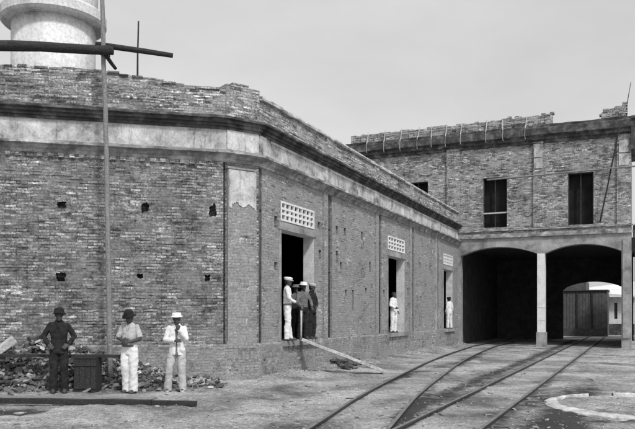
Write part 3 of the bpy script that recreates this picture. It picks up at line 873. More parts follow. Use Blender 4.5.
def shed():
    o = FB.p(FB.hit(600)[0], -25, 0)
    f = Frame((o.x, o.y), dB)
    a = f.hit(590)[0]; b = f.hit(638)[0]; r_ = empty('white_shed', f.p(a, 0, 0), 'low white shed with pale sloping roof seen through the right archway', 'shed')
    _, ze = f.hit(612, 297)
    s0, zt = f.hit(614.2, 303); s1, zb = f.hit(617.4, 319)
    mb = MB(); f.panel(mb, a, b, 0, ze, [(s0, s1, zb, zt, .2)], .25); f.box(mb, a, b, -6, -.26, 0, ze - .3); mb.build('wall', M['white_paint'], r_)
    mb = MB(); f.box(mb, s0, s1, -.19, -.15, zb, zt); mb.build('window', M['inside'], r_)
    mb = MB(); f.box(mb, a, b, .0, .06, 0, f.hit(612, 324)[1]); mb.build('dado', M['grime'], r_)
    mb = MB()
    mb.box8([f.p(a - .6, .7, ze + .35), f.p(b, .7, ze - .1), f.p(b, -6.3, ze + 1.3), f.p(a - .6, -6.3, ze + .9),
             f.p(a - .6, .7, ze + .45), f.p(b, .7, ze + .05), f.p(b, -6.3, ze + 1.5), f.p(a - .6, -6.3, ze + 1.0)])
    mb.build('roof', M['white_paint'], r_)
shed()
def house():
    o = FB.p(uR, -11, 0); f = Frame((o.x, o.y), dB); a = f.hit(629.5)[0] + .3; b = a + 9
    r_ = empty('white_house', f.p(a, 0, 0), 'white two storey house at the right edge beyond the mill', 'house')
    zt = f.hit(634, 226)[1]
    w = [(a + .15, a + 1.1, f.hit(634, 262)[1], f.hit(634, 238)[1], .2), (a + 2.2, a + 3.2, 4.2, 6, .2), (a + 4.6, a + 5.6, 4.2, 6, .2), (a + 2.2, a + 3.2, .1, 2.3, .2), (a + 4.6, a + 5.6, .9, 2.3, .2)]
    mb = MB(); f.panel(mb, a, b, 0, zt, w, .3); f.box(mb, a, b, -7, -.31, 0, zt); mb.build('wall', M['white_paint'], r_)
    for q in w:
        mb = MB(); f.box(mb, q[0], q[1], -.19, -.14, q[2], q[3]); mb.build('window', M['inside'], r_)
    mb = MB(); f.box(mb, a, b, 0, .5, f.hit(634, 264)[1] - .05, f.hit(634, 264)[1] + .08); mb.build('balcony', M['dark_wood'], r_)
    mb = MB(); mb.box8([f.p(a - .1, .4, zt), f.p(b, .4, zt), f.p(b, -7.3, zt), f.p(a - .1, -7.3, zt), f.p(a + .8, -2.5, zt + 1.2), f.p(b - 1, -2.5, zt + 1.2), f.p(b - 1, -4.5, zt + 1.2), f.p(a + .8, -4.5, zt + 1.2)])
    mb.build('roof', M['roofing'], r_)
house()

# ------------------------------------------------------------------ rails
def track(path2, name, label, s_from=0, gauge=1.07, t_end=None):
    root = empty(name, (path2[0].x, path2[0].y, 0), label, 'railway track', 'narrow gauge tracks in the yard')
    cum = 0
    for side in (-1, 1):
        mb = MB(); k = 0
        prof = [(-.045, 0), (-.045, .012), (-.010, .02), (-.010, .06), (-.028, .068), (-.028, .095), (.028, .095), (.028, .068), (.010, .06), (.010, .02), (.045, .012), (.045, 0)]
        m = len(prof)
        for i, p in enumerate(path2):
            d = (path2[min(i + 1, len(path2) - 1)] - path2[max(i - 1, 0)]).normalized(); n = Vector((d.y, -d.x))
            q = p + n * side * gauge / 2; wob = .006 * nz(q.x * .6, q.y * .6)
            for (a, z) in prof: v = q + n * (a + wob); mb.v.append((v.x, v.y, z - .028 + .008 * nz(q.y * .3, side)))
            if i:
                for j in range(m):
                    j2 = (j + 1) % m; mb.f.append((k - m + j, k - m + j2, k + j2, k + j))
            k += m
        mb.build('rail', M['rail'], root, fixn=True)
    rnd = random.Random(len(path2)); acc = 0; nxt = 0; cnt = 0
    for i in range(len(path2) - 1):
        a, b = path2[i], path2[i + 1]; L = (b - a).length; d = (b - a).normalized(); n = Vector((d.y, -d.x))
        while nxt < acc + L:
            c = a + d * (nxt - acc)
            if 8 < c.y < 40 and cnt < 60:
                z = rnd.uniform(-.012, .012)
                rot = Matrix(((n.x, d.x, 0), (n.y, d.y, 0), (0, 0, 1))) @ Matrix.Rotation(rnd.uniform(-.04, .04), 3, 'Z')
                mb = MB(); mb.obox((c.x, c.y, z - .082), (.85, .09, .065), rot); mb.build('sleeper', M['dark_wood'], root); cnt += 1
            nxt += .75
        acc += L
def dense(P, step=.5):
    out = []
    for a, b in zip(P[:-1], P[1:]):
        n = max(1, int((b - a).length / step)); out += [a.lerp(b, i / n) for i in range(n)]
    return out + [P[-1]]
track(dense(R1), 'railway_track', 'left curving pair of rails bending into the left arch')
track(dense(R2), 'railway_track', 'right straight pair of rails running into the right arch')

# circular stone kerb at the lower right
def kerb():
    mb = MB(); n = 150; prev = None
    for i in range(n + 1):
        w = 2 * math.pi * i / n
        broad = max(0, math.cos(w - math.pi * 1.20))
        wi = .03 + .10 * broad + .05 * nz(i * .31, 1) * (.3 + broad); wo = .03 + .16 * broad + .10 * nz(i * .27, 9) * (.3 + broad)
        wi = max(wi, .012); wo = max(wo, .012)
        rr_ = RINGR + .10 * nz(math.cos(w) * 2, math.sin(w) * 2, 5)
        if nz(i * .13, 6) > .22 and broad < .2: prev = None; continue
        u = Vector((math.cos(w), math.sin(w))); z = .05 + .014 * nz(i * .5, 2); k = len(mb.v)
        for r_, zz in ((rr_ - wi - .02, -.08), (rr_ - wi, z - .015), (rr_ - wi * .5, z + .004), (rr_ + wo * .5, z), (rr_ + wo, z - .022), (rr_ + wo + .03, -.08)):
            p = RINGC + u * r_; mb.v.append((p.x, p.y, zz + .008 * nz(i * .9, r_ * 9)))
        if prev is not None:
            for j in range(6): mb.f.append((prev + j, prev + (j + 1) % 6, k + (j + 1) % 6, k + j))
        prev = k
    o = mb.build('stone_kerb', M['stone_light'], fixn=True); tag(o, 'worn pale curved kerb ring set in the dirt at lower right', 'kerb')
kerb()

# ------------------------------------------------------------------ roof tank and scaffold poles on the left
Zt0 = 22.0; tx = (54 - CX) / F * Zt0
tk = empty('roof_tank', (tx, Zt0, 6.4), 'pale round tank with a wide rim standing behind the parapet at upper left', 'tank')
def lathe(cx, cy, prof, seg=56):
    mb = MB(); n = len(prof)
    for r_, z in prof:
        for j in range(seg): w = 2 * math.pi * j / seg; mb.v.append((cx + r_ * math.cos(w), cy + r_ * math.sin(w), z))
    for i in range(n - 1):
        for j in range(seg): j2 = (j + 1) % seg; mb.f.append((i * seg + j, i * seg + j2, (i + 1) * seg + j2, (i + 1) * seg + j))
    mb.f.append(tuple(reversed(range(seg)))); mb.f.append(tuple((n - 1) * seg + j for j in range(seg)))
    return mb
zl = EYE + 8.72
lathe(tx, Zt0, [(1.21, 6.4), (1.21, 7.2), (1.215, 8.5), (1.21, zl)]).build('drum', M['tank'], tk, True)
lathe(tx, Zt0, [(1.2, zl - .02), (1.46, zl + .01), (1.53, zl + .08), (1.53, zl + .34), (1.44, zl + .42), (1.30, zl + .46)]).build('rim', M['tank'], tk)
lathe(tx, Zt0, [(1.30, zl + .46), (1.28, zl + .5), (1.28, zl + 1.4)]).build('upper_drum', M['tank'], tk)

def at(px, py, Y): return Vector(((px - CX) / F * Y, Y, EYE + (HY - py) / F * Y))
YP = 15.9
pole_obj('scaffold_pole', [Vector(((110.5 - CX) / F * YP, YP, -.15)), at(106.5, 150, YP), at(102, 0, YP), at(100, -40, YP)], (.062, .042), M['pole_wood'],
         'tall pale upright pole in front of the left brick wall', 'pole')
pole_obj('scaffold_beam', [at(-40, 45, 15.72), at(40, 46.5, 15.72), at(113, 50.5, 15.75)], (.125, .10), M['dark_wood'],
         'thick dark horizontal pole lashed to the upright, crossing the tank', 'pole', None, 10)
pole_obj('scaffold_beam', [at(96, 44.5, 16.06), at(130, 49, 16.1), at(173, 55.5, 16.2)], (.075, .055), M['dark_wood'],
         'thinner dark pole pointing right from the lashed joint against the sky', 'pole')
pole_obj('brace', [at(104, 52, 15.8), at(109, 60, 15.95), at(116, 69, 16.1)], (.05, .035), M['dark_wood'],
         'short dark crooked stick hanging below the lashed pole joint', 'stick')
mb = MB()
for i in range(5):
    z = at(0, 47 + i * 1.6, YP).z; x = at(104, 50, YP).x; pts = [(x + .13 * math.cos(w), YP - .03 + .15 * math.sin(w), z + .05 * math.sin(w * 1 + i)) for w in [k * math.pi / 5 for k in range(11)]]
    mb.tube(pts, .016, 6)
tag(mb.build('rope_lashing', M['dark_wood']), 'dark rope wound around the crossing of the poles', 'rope')
pole_obj('thin_pole', [at(137.5, 110, 20.5), at(137.5, 60, 20.5), at(138.5, 21, 20.5)], (.03, .022), M['dark_wood'],
         'short thin upright pole rising behind the left parapet', 'pole')

# ------------------------------------------------------------------ rubble, bench, timbers
def pile_h(x, y):
    # heap against the left wall: x from -8 to -2.4
    L = FL; s = (Vector((x, y)) - P0).dot(dL); n = (Vector((x, y)) - P0).dot(FL.out)
    n = max(0, n)
    e = .86 if x < -5.4 else .86 - (x + 5.4) * .36
    if x > -4.4: e = max(.0, .50 - (x + 4.4) * .45)
    width = 1.15
    return max(0, e * (1 - (n / width) ** 1.5 if n < width else 0)) * (1 + .25 * nz(x * 2.3, y * 2.3))
mb = MB(); rnd = random.Random(12)
# mound under the bricks
NS, NN = 60, 12; base = 0
for i in range(NS + 1):
    for j in range(NN + 1):
        s = LL - 7.8 + 8.2 * i / NS; n = -.0 + 1.3 * j / NN; p = FL.p(min(s, LL - .05), n, 0)
        mb.v.append((p.x, p.y, ground_h(p.x, p.y) - .03 + pile_h(p.x, p.y) * .92))
for i in range(NS):
    for j in range(NN):
        k = i * (NN + 1) + j; mb.f.append((k, k + 1, k + NN + 2, k + NN + 1))
for _ in range(4600):
    s = rnd.uniform(LL - 7.6, LL - .1); n = rnd.uniform(.05, 1.35) if rnd.random() < .92 else rnd.uniform(1.0, 1.7); p = FL.p(s, n, 0)
    h = pile_h(p.x, p.y)
    if h < .03 and rnd.random() < .8: continue
    if n > 1.0 and rnd.random() < .5: continue
    w = rnd.choice((.11, .07, .05, .03, .025, .02)); q = rnd.uniform(.6, 1) * min(1, w / .06)
    rot = Matrix.Rotation(rnd.uniform(0, 6.3), 3, 'Z') @ Matrix.Rotation(rnd.gauss(0, .5), 3, 'X') @ Matrix.Rotation(rnd.gauss(0, .4), 3, 'Y')
    k = len(mb.v); mb.obox((p.x, p.y, ground_h(p.x, p.y) + h + rnd.uniform(-.02, .04)), (w, .055 * q, .034 * q), rot)
    jj = .024 * q
    for t in range(k, k + 8):
        v = mb.v[t]; mb.v[t] = (v[0] + rnd.uniform(-jj, jj), v[1] + rnd.uniform(-jj, jj), v[2] + rnd.uniform(-jj, jj) * .7)
def rubble_mat():
    m, nt, b = newmat('rubble')
    ge = nd(nt, 'ShaderNodeNewGeometry')
    a = ramp(nt, ge.outputs['Random Per Island'], [(0, .05), (.45, .12), (.8, .22), (.92, .40), (1, .55)])
    tc = nd(nt, 'ShaderNodeTexCoord').outputs['Object']
    f = ramp(nt, ntex(nt, 18, 6, .75, tc), [(.3, .45), (.7, 1.5)])
    nt.links.new(mixc(nt, 1.0, a, f, 'MULTIPLY'), b.inputs['Base Color']); b.inputs['Roughness'].default_value = .95
    bump(nt, b, ntex(nt, 30, 6, .75, tc), .7, .02)
    return m
M['rubble'] = rubble_mat()
tag(mb.build('brick_rubble', M['rubble']), 'heap of broken bricks against the left wall', 'rubble', kind='stuff')

def plank(name, a, b, w, t, mat, label, cat, up=Vector((0, 0, 1)), group=None):
    a, b = Vector(a), Vector(b); d = (b - a).normalized(); s = d.cross(up).normalized(); u = s.cross(d)
    L = (b - a).length; n = max(3, int(L / .22)); mb = MB(); q0 = len(name) + a.x
    for i in range(n + 1):
        c = a + d * (L * i / n + (.02 * nz(i, q0) if 0 < i < n else 0)) + u * (.010 * nz(i * .5, q0, 3)) + s * (.012 * nz(i * .4, q0, 8))
        for k_, (x_, y_) in enumerate(((-1, -.86), (-.9, -1), (.9, -1), (1, -.86), (1, .82), (.88, 1), (-.88, 1), (-1, .82))):
            e = 1 + .10 * nz(i * .9, k_ * 3.3, q0)
            mb.v.append(tuple(c + s * (x_ * w / 2 * e) + u * (y_ * t / 2 * e) + d * (.03 * nz(k_ * 2.2, q0) if i in (0, n) else 0)))
    for i in range(n):
        for k_ in range(8): k2 = (k_ + 1) % 8; mb.f.append((i * 8 + k_, i * 8 + k2, i * 8 + 8 + k2, i * 8 + 8 + k_))
    mb.f.append(tuple(reversed(range(8)))); mb.f.append(tuple(n * 8 + k_ for k_ in range(8)))
    o = mb.build(name, mat, fixn=True)
    tag(o, label, cat, group); return o
plank('work_plank', at(-30, 355.5, 15.28), at(124, 356, 15.42), .26, .055, M['dark_wood'], 'dark plank lying level across the rubble and the dark box', 'plank')
bx = empty('wooden_crate', ((86.5 - CX) / F * 15.25, 15.32, 0), 'dark upright wooden box under the level plank', 'crate')
x0, x1 = (75.5 - CX) / F * 15.2, (97.5 - CX) / F * 15.2
mb = MB()
n = 4
for i in range(n):
    w = (x1 - x0) / n; mb.box(x0 + w * i + .004, x0 + w * (i + 1) - .004, 15.10, 15.125, 0.02, .70)
mb.box(x0, x0 + .03, 15.126, 15.5, 0, .71); mb.box(x1 - .03, x1, 15.126, 15.5, 0, .71); mb.box(x0 + .03, x1 - .03, 15.47, 15.5, 0, .71); mb.box(x0, x1, 15.09, 15.51, .712, .735)
mb.build('body', M['dark_wood'], bx)
for z in (.08, .56):
    mb = MB(); mb.box(x0, x1, 15.08, 15.099, z, z + .07); mb.build('cleat', M['dark_wood'], bx)
plank('pale_board', at(-4, 352, 15.5), at(14, 339.5, 15.75), .14, .16, M['pale_wood'], 'short pale board propped up on the rubble at the left edge', 'board')
gl = Vector(((-40 - CX) / F * 13.6, 13.85, .03)); 
plank('ground_timber', ((-45 - CX) / F * 13.3, 13.3, .06), ((151 - CX) / F * 12.95, 12.98, .055), .12, .10, M['dark_wood'], 'long dark timber lying on the ground before the rubble', 'timber')
plank('ground_timber', ((152 - CX) / F * 12.98, 13.0, .05), ((196 - CX) / F * 12.9, 12.95, .045), .10, .08, M['dark_wood'], 'short dark timber on the ground in front of the white jacketed man', 'timber')
plank('walk_board', ((-40 - CX) / F * 13.9, 13.9, .04), ((152 - CX) / F * 13.55, 13.56, .035), .62, .045, M['pole_wood'], 'broad worn pale board flat on the ground behind the long timber', 'board')

# gangplank from the first doorway
s0, z0 = FA.hit(300, 339); 
top = FA.p(doors[0][0] + .80, .20, .965); gx = Vector(((383 - CX) / F * 20.6, 20.6, .06))
EOFD = 0
gy = EYE * F / (373.5 - HY)
gx = Vector(((383 - CX) / F * gy, gy, .07))
plank('gangplank', top, gx, .32, .085, M['pale_wood'], 'long pale plank sloping from the nearest doorway down to the ground', 'plank')
mb = MB(); rnd = random.Random(77)
for _ in range(130):
    px, py = rnd.gauss(344, 8), rnd.gauss(367, 1.7); y = EYE * F / (py - HY); x = (px - CX) / F * y
    if (Vector((x, y)) - P2).dot(FA.out) < .12: continue
    rot = Matrix.Rotation(rnd.uniform(0, 6.3), 3, 'Z') @ Matrix.Rotation(rnd.gauss(0, .5), 3, 'X')
    mb.obox((x, y, ground_h(x, y) + rnd.uniform(.0, .10)), (rnd.uniform(.04, .12), rnd.uniform(.03, .06), rnd.uniform(.02, .05)), rot)
tag(mb.build('broken_stone', M['grime']), kind='stuff')
mb = MB(); rnd = random.Random(78)       # chips, clods and splinters trodden into the yard
for _ in range(420):
    Y = 10 + 24 * rnd.random() ** 1.6; X = rnd.uniform(-.45, .46) * Y
    if (Vector((X, Y)) - P2).dot(FA.out) < .15 and X > -2.2: continue
    if X < -1.4 and Y > 15.5: continue
    rot = Matrix.Rotation(rnd.uniform(0, 6.3), 3, 'Z') @ Matrix.Rotation(rnd.gauss(0, .2), 3, 'X')
    L_ = rnd.uniform(.015, .05) if rnd.random() < .85 else rnd.uniform(.06, .22)
    k = len(mb.v); mb.obox((X, Y, ground_h(X, Y) + .004), (L_, rnd.uniform(.01, .03), rnd.uniform(.006, .016)), rot)
    for t in range(k, k + 8): v = mb.v[t]; mb.v[t] = (v[0] + rnd.uniform(-.014, .014), v[1] + rnd.uniform(-.014, .014), v[2] + rnd.uniform(-.006, .006))
tag(mb.build('ground_debris', M['moulding']), kind='stuff')

# ------------------------------------------------------------------ people
def remeshed(mb, name, mat, voxel, parent, wr=0., smooth=2, seed=0):
    me = bpy.data.meshes.new(name); me.from_pydata(mb.v, [], mb.f)
    bm = bmesh.new(); bm.from_mesh(me); bmesh.ops.recalc_face_normals(bm, faces=bm.faces); bm.to_mesh(me); bm.free()
    o = bpy.data.objects.new(name, me); C.objects.link(o)
    r_ = o.modifiers.new('r', 'REMESH'); r_.mode = 'VOXEL'; r_.voxel_size = voxel
    s_ = o.modifiers.new('s', 'SMOOTH'); s_.iterations = smooth; s_.factor = .5
    dg = bpy.context.evaluated_depsgraph_get(); me2 = bpy.data.meshes.new_from_object(o.evaluated_get(dg))
    bpy.data.objects.remove(o); bpy.data.meshes.remove(me)
    if wr:
        ns = [v.normal.copy() for v in me2.vertices]
        for v, n in zip(me2.vertices, ns):
            c = v.co
            v.co = c + n * (wr * nz(c.x * 9 + seed, c.y * 9, c.z * 4) + wr * .75 * nz(c.x * 6 + c.z * 9, c.y * 14 + seed, c.z * 13 - c.x * 8))
    me2.materials.clear(); me2.materials.append(mat)
    me2.polygons.foreach_set('use_smooth', [True] * len(me2.polygons))
    me2.name = name
    o = bpy.data.objects.new(name, me2); C.objects.link(o); o.parent = parent
    return o

def person(label, loc, rz, H=1.7, pose=None, top='shirt', top_mat='cloth_white', bot_mat='cloth_white', hat='hat', hat_mat='cloth_dark', shoe='iron', head=(0, 0), wide=1.0, sleeve='long', group=None, vest=None):
    V3 = Vector
    J = dict(shL=(-.158, .01, 1.385), elL=(-.245, .03, 1.13), wrL=(-.26, -.05, .90), shR=(.158, .01, 1.385), elR=(.245, .03, 1.13), wrR=(.26, -.05, .90),
             hpL=(-.09, 0, .90), knL=(-.10, -.02, .50), anL=(-.11, .03, .09), hpR=(.09, 0, .90), knR=(.10, -.02, .50), anR=(.11, .03, .09))
    J.update(pose or {}); J = {k: V3(v) for k, v in J.items()}
    root = empty('person', (0, 0, 0), label, 'person', group)
    hc = V3((0, -.02, 1.585)); nk = V3((0, .01, 1.47))
    HR = Matrix.Rotation(head[0], 3, 'Z') @ Matrix.Rotation(head[1], 3, 'X')
    def hp(p): return nk + HR @ (V3(p) - nk)
    b = MB()
    b.ell(hp(hc + V3((0, .012, .02))), (.074, .094, .095), HR); b.ell(hp(hc + V3((0, -.025, -.045))), (.056, .064, .066), HR)
    b.ell(hp(hc + V3((0, -.088, -.005))), (.011, .018, .026), HR, 8, 6); b.ell(hp(hc + V3((0, -.065, -.095))), (.024, .022, .020), HR, 8, 6)
    b.ell(hp(hc + V3((0, -.078, .028))), (.045, .014, .010), HR, 10, 6)
    b.ell(hp(hc + V3((0, -.084, -.048))), (.022, .010, .009), HR, 8, 6)
    for s in (-1, 1): b.ell(hp(hc + V3((.077 * s, .01, 0))), (.012, .022, .032), HR, 8, 6)
    b.tube([V3((0, .02, 1.38)), V3((0, .01, 1.45)), hp(hc + V3((0, .02, -.05)))], [.068, .056, .054], 12)
    b.loft([(0, 0, .82, .13, .09), (0, 0, .95, .15, .10), (0, 0, 1.08, .13, .09), (0, 0, 1.25, .145, .09), (0, .01, 1.36, .145, .075), (0, .015, 1.42, .07, .05)])
    for s, S in ((-1, 'L'), (1, 'R')):
        sh, e, w = J['sh' + S], J['el' + S], J['wr' + S]
        b.tube([sh, sh.lerp(e, .35), e], [.044, .043, .037], 10); b.ell(sh, (.044, .044, .040)); b.ell(e, (.039, .039, .039), None, 10, 6)
        b.tube([e, e.lerp(w, .3), w], [.038, .040, .026], 10)
        hd = J.get('hd' + S, None)
        d = ((w - e).normalized() if hd is None else V3(hd).normalized())
        side = d.cross(V3((0, 1, 0)));
        if side.length < .2: side = d.cross(V3((0, 0, 1)))
        side.normalize(); nrm = side.cross(d).normalized()
        rot = Matrix((side, nrm, d)).transposed()
        pc = w + d * .045; b.ell(pc, (.040, .016, .052), rot, 12, 8)
        curl = nrm * (1 if (nrm.dot(-w + V3((0, w.y, w.z))) >= 0) else -1)
        for k, (o_, ln) in enumerate(((-.030, .066), (-.010, .076), (.011, .070), (.030, .055))):
            a = pc + d * .036 + side * o_; m1 = a + d * ln * .5 + curl * .006 + side * o_ * .15; m2 = m1 + d * ln * .38 + curl * .022
            b.tube([a - d * .02, a, m1, m2], [.0095, .0095, .0088, .0072], 7)
        ts = -s; tb = w + d * .02 + side * .026 * ts
        b.tube([tb, tb + side * .026 * ts + d * .028, tb + side * .032 * ts + d * .058 + curl * .01], [.013, .0115, .009], 7)
        h_, kn, an = J['hp' + S], J['kn' + S], J['an' + S]
        b.tube([h_ + V3((0, 0, -.02)), h_.lerp(kn, .4), kn], [.085, .075, .054], 12); b.ell(kn, (.054, .056, .056))
        b.tube([kn, kn.lerp(an, .35), an], [.052, .056, .036], 12)
        b.ell(an + V3((0, -.06, -.045)), (.042, .115, .036))
    remeshed(b, 'body', M['skin'], .0075, root, 0, 1)
    # trousers
    t = MB(); W = wide
    t.loft([(0, 0, .80, .15 * W, .11), (0, 0, .90, .168 * W, .118), (0, 0, .98, .158 * W, .11), (0, 0, 1.04, .15, .105)])
    for S in 'LR':
        h_, kn, an = J['hp' + S], J['kn' + S], J['an' + S]
        t.tube([h_ + V3((0, 0, .0)), h_.lerp(kn, .4), kn, kn.lerp(an, .5), an + V3((0, -.01, -.055))], [.098 * W, .096 * W, .084 * W, .082 * W, .084 * W], 14)
    remeshed(t, 'trousers', M[bot_mat], .011, root, .015, 3, loc[0])
    # top
    c = MB(); r0 = 1.03
    if top == 'jacket':
        c.loft([(0, 0, .80, .178, .132), (0, 0, .92, .175, .128), (0, 0, 1.08, .156, .112), (0, 0, 1.26, .178, .120), (0, .005, 1.37, .178, .102), (0, .01, 1.425, .120, .078), (0, .012, 1.47, .066, .062)])
    else:
        c.loft([(0, 0, .96, .166, .120), (0, 0, 1.08, .160, .112), (0, 0, 1.26, .174, .116), (0, .005, 1.37, .176, .100), (0, .01, 1.425, .120, .075), (0, .012, 1.46, .066, .060)])
    for S in 'LR':
        sh, e, w = J['sh' + S], J['el' + S], J['wr' + S]
        c.ell(sh, (.060, .060, .056))
        if sleeve == 'short': c.tube([sh, sh.lerp(e, .5), sh.lerp(e, .92)], [.058, .064, .068], 12)
        else:
            c.tube([sh, sh.lerp(e, .5), e], [.058, .058, .054], 12); c.ell(e, (.055, .055, .055), None, 10, 6); c.tube([e, e.lerp(w, .5), e.lerp(w, .97)], [.054, .050, .040], 12)
    remeshed(c, 'jacket' if top == 'jacket' else 'shirt', M[top_mat], .010, root, .012, 3, loc[1])
    if vest:   # darker opening down the chest
        v = MB(); v.loft([(0, -.122, .79, .045, .02), (0, -.118, .92, .022, .024), (0, -.102, 1.05, .014, .022), (0, -.106, 1.20, .024, .026), (0, -.086, 1.34, .042, .035), (0, -.045, 1.43, .05, .03)], 12)
        remeshed(v, 'waistcoat', M[vest], .008, root, 0, 1)
    if top == 'shirt' and H > 1.6:     # belt and open collar
        v = MB(); v.loft([(0, 0, .965, .171, .124), (0, 0, 1.0, .169, .122)], 24)
        o = v.build('belt', M['cloth_grey' if bot_mat != 'cloth_dark' else 'cloth_dark'], None, True); o.parent = root
    v = MB()
    for sd_ in (-1, 1): v.tube([(.055 * sd_, .03, 1.475), (.058 * sd_, -.03, 1.465), (.03 * sd_, -.082, 1.40), (.012 * sd_, -.112, 1.30)], [.014, .017, .016, .006], 8)
    o = v.build('collar', M[top_mat], None, True); o.parent = root
    for S in 'LR':
        an = J['an' + S]; m = MB()
        m.loft([(an.x, an.y - .055, an.z - .09, .046, .135), (an.x, an.y - .055, an.z - .06, .048, .137), (an.x, an.y - .04, an.z - .03, .043, .11), (an.x, an.y + .0, an.z + .005, .038, .055), (an.x, an.y + .01, an.z + .03, .037, .045)], 16)
        o = m.build('shoe', M[shoe], None, True); o.parent = root
    for s in (-1, 1):
        m = MB(); m.ell(hp(hc + V3((.029 * s, -.078, .012))), (.012, .006, .006), HR, 8, 6); o = m.build('eye', M['eye_dark'], None, True); o.parent = root
    m = MB(); m.ell(hp(hc + V3((0, .030, .042))), (.082, .090, .078), HR); m.ell(hp(hc + V3((0, .05, -.01))), (.074, .062, .07), HR)
    o = m.build('hair', M['hair'], None, True); o.parent = root
    ht = hc + V3((0, .012, .075))
    m = MB()
    def lat(prof, sx=1., sy=1., seg=28, drop=None):
        n = len(prof); k0 = len(m.v)
        for r_, z in prof:
            for j in range(seg):
                w = 2 * math.pi * j / seg; dz = drop(w) * r_ if drop else 0
                m.v.append(tuple(hp(ht + V3((r_ * sx * math.cos(w), r_ * sy * math.sin(w), z + dz)))))
        for i in range(n - 1):
            for j in range(seg): j2 = (j + 1) % seg; m.f.append((k0 + i * seg + j, k0 + i * seg + j2, k0 + (i + 1) * seg + j2, k0 + (i + 1) * seg + j))
        m.f.append(tuple(k0 + (n - 1) * seg + j for j in range(seg))); m.f.append(tuple(k0 + j for j in reversed(range(seg))))
    if hat == 'hat':
        lat([(.09, -.035), (.135, -.032), (.140, -.022), (.103, -.010), (.098, .05), (.086, .078), (.05, .082), (.01, .072)], 1, 1.12, drop=lambda w: .14 * math.cos(2 * w + label.__len__()) - .08)
    elif hat == 'cap':
        lat([(.088, -.035), (.094, -.02), (.112, .015), (.108, .045), (.07, .06), (.01, .063)], 1, 1.08)
        m.ell(hp(ht + V3((0, -.105, -.028))), (.07, .05, .008), HR)
    elif hat == 'boater':
        lat([(.09, -.03), (.132, -.022), (.134, -.012), (.100, -.004), (.098, .045), (.09, .055), (.01, .058)], 1, 1.1)
    elif hat == 'brim':
        lat([(.09, -.03), (.15, -.018), (.15, -.008), (.10, 0), (.098, .05), (.08, .075), (.01, .078)], 1, 1.12)
    if hat: 
        o = m.build('hat' if hat != 'cap' else 'cap', M[hat_mat], None, True, fixn=True); o.parent = root
    root.location = loc; root.rotation_euler = (0, 0, rz); k = H / 1.7; root.scale = (k, k, k)
    return root

def gp(px, py):
    y = EYE * F / (py - HY); x = (px - CX) / F * y; return (x, y, ground_h(x, y) + .0)
WALLG = 'men standing in the first doorway'
# man in dark clothes
x, y, z = gp(59, 393.5)
person('dark figure in dark hat and dark clothes standing at the left before the rubble', (x, y, z), .25, 1.72,
       dict(elL=(-.30, .03, 1.15), wrL=(-.20, -.09, .98), hdL=(.6, -.4, -.4), elR=(.30, .03, 1.15), wrR=(.19, -.10, .98), hdR=(-.6, -.4, -.4)),
       'jacket', 'cloth_dark', 'cloth_dark', 'hat', 'hair', 'iron', (.1, .1))
x, y, z = gp(130, 392.5)
person('man in pale short sleeved shirt, dark hat and white trousers with folded arms', (x, y, z), -.25, 1.71,
       dict(elL=(-.26, -.01, 1.14), wrL=(-.06, -.19, 1.10), hdL=(1, -.1, .05), elR=(.25, -.03, 1.13), wrR=(.06, -.20, 1.06), hdR=(-1, -.1, -.25), anL=(-.085, .03, .09), anR=(.085, .0, .09), knL=(-.09, -.03, .50), knR=(.09, -.03, .5)),
       'shirt', 'cloth_pale', 'cloth_white', 'hat', 'hair', 'iron', (.15, .35), 1.08, 'short')
x, y, z = gp(177, 391.5)
person('man in flat white hat and white jacket with one hand raised to his chin', (x, y, z), .1, 1.66,
       dict(elL=(-.25, -.01, 1.13), wrL=(-.03, -.19, 1.11), hdL=(1, -.05, .05), elR=(.21, -.10, 1.15), wrR=(.05, -.19, 1.36), hdR=(-.35, .1, .9),
            anL=(-.20, .03, .09), knL=(-.15, -.03, .50), anR=(.12, .0, .09), knR=(.10, -.03, .5)),
       'jacket', 'cloth_white', 'cloth_pale', 'boater', 'cloth_white', 'cloth_pale', (-.1, .15), 1.0, 'long', None, 'cloth_grey')
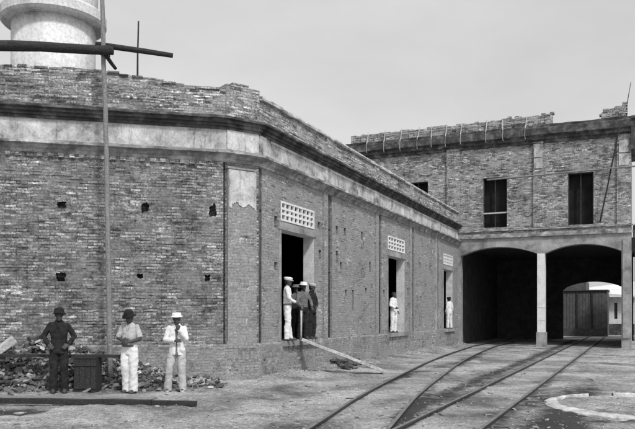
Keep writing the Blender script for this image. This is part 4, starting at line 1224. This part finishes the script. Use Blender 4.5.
# doorway figures
def on_sill(k, px, n, back=0):
    s, _ = FA.hit(px, n=n); p = FA.p(s, n, doors[k][2] + .004); return p
outang = math.atan2(FA.out.y, FA.out.x) + math.pi / 2      # rotation that turns -Y to the wall's outward side
p = on_sill(0, 287.2, .10); 
person('man in white shirt and pale cap at the near side of the first doorway', p, outang + .5, 1.66,
       dict(elL=(-.24, -.04, 1.14), wrL=(-.16, -.22, 1.02), anR=(.13, -.08, .09)), 'shirt', 'cloth_white', 'cloth_white', 'cap', 'cloth_white', 'iron', (0, .1), group=None)
p = on_sill(0, 295.5, -.42)
person('man in dull grey clothes standing back in shadow inside the first doorway', p, outang - .6, 1.52, None, 'shirt', 'cloth_grey', 'cloth_dark', 'brim', 'cloth_grey', 'iron', (0, 0))
p = on_sill(0, 303.0, .02)
person('man in white hat holding a pale stick at the top of the sloping plank', p, outang - .55, 1.57,
       dict(elR=(.27, -.02, 1.14), wrR=(.20, -.20, .98), elL=(-.24, -.04, 1.14), wrL=(-.22, -.2, 1.0)), 'shirt', 'cloth_grey', 'cloth_dark', 'brim', 'cloth_white', 'iron', (0, .1))
p = on_sill(0, 311.5, .08)
person('man in dark clothes and pale cap at the far side of the first doorway', p, outang - .2, 1.56,
       dict(elR=(.33, .04, 1.16), wrR=(.18, -.08, 1.0), hdR=(-.7, -.3, -.3)), 'jacket', 'cloth_dark', 'cloth_dark', 'cap', 'cloth_pale', 'iron', (.3, .05))
a = on_sill(0, 301, .2); 
pole_obj('walking_stick', [Vector((a.x, a.y, doors[0][2] + .03)), Vector((a.x + .01, a.y + .02, doors[0][2] + .80))], (.022, .03), M['pale_wood'], 'pale upright stick held by the man in the white cap in the first doorway', 'stick')
p = on_sill(1, 393.5, .02)
person('man all in white, bareheaded, standing in the middle doorway', p, outang - .3, 1.56,
       dict(elL=(-.25, -.02, 1.14), wrL=(-.16, -.20, 1.02), hdL=(.6, -.6, 0)), 'jacket', 'cloth_white', 'cloth_white', None, 'hair', 'iron', (.3, 0))
p = on_sill(2, 449.3, .02)
person('man in white jacket and trousers and dark hat standing in the farthest doorway', p, outang + 2.7, 1.56,
       dict(anL=(-.13, .03, .09), anR=(.13, .0, .09)), 'jacket', 'cloth_white', 'cloth_white', 'cap', 'hair', 'iron', (0, .1))
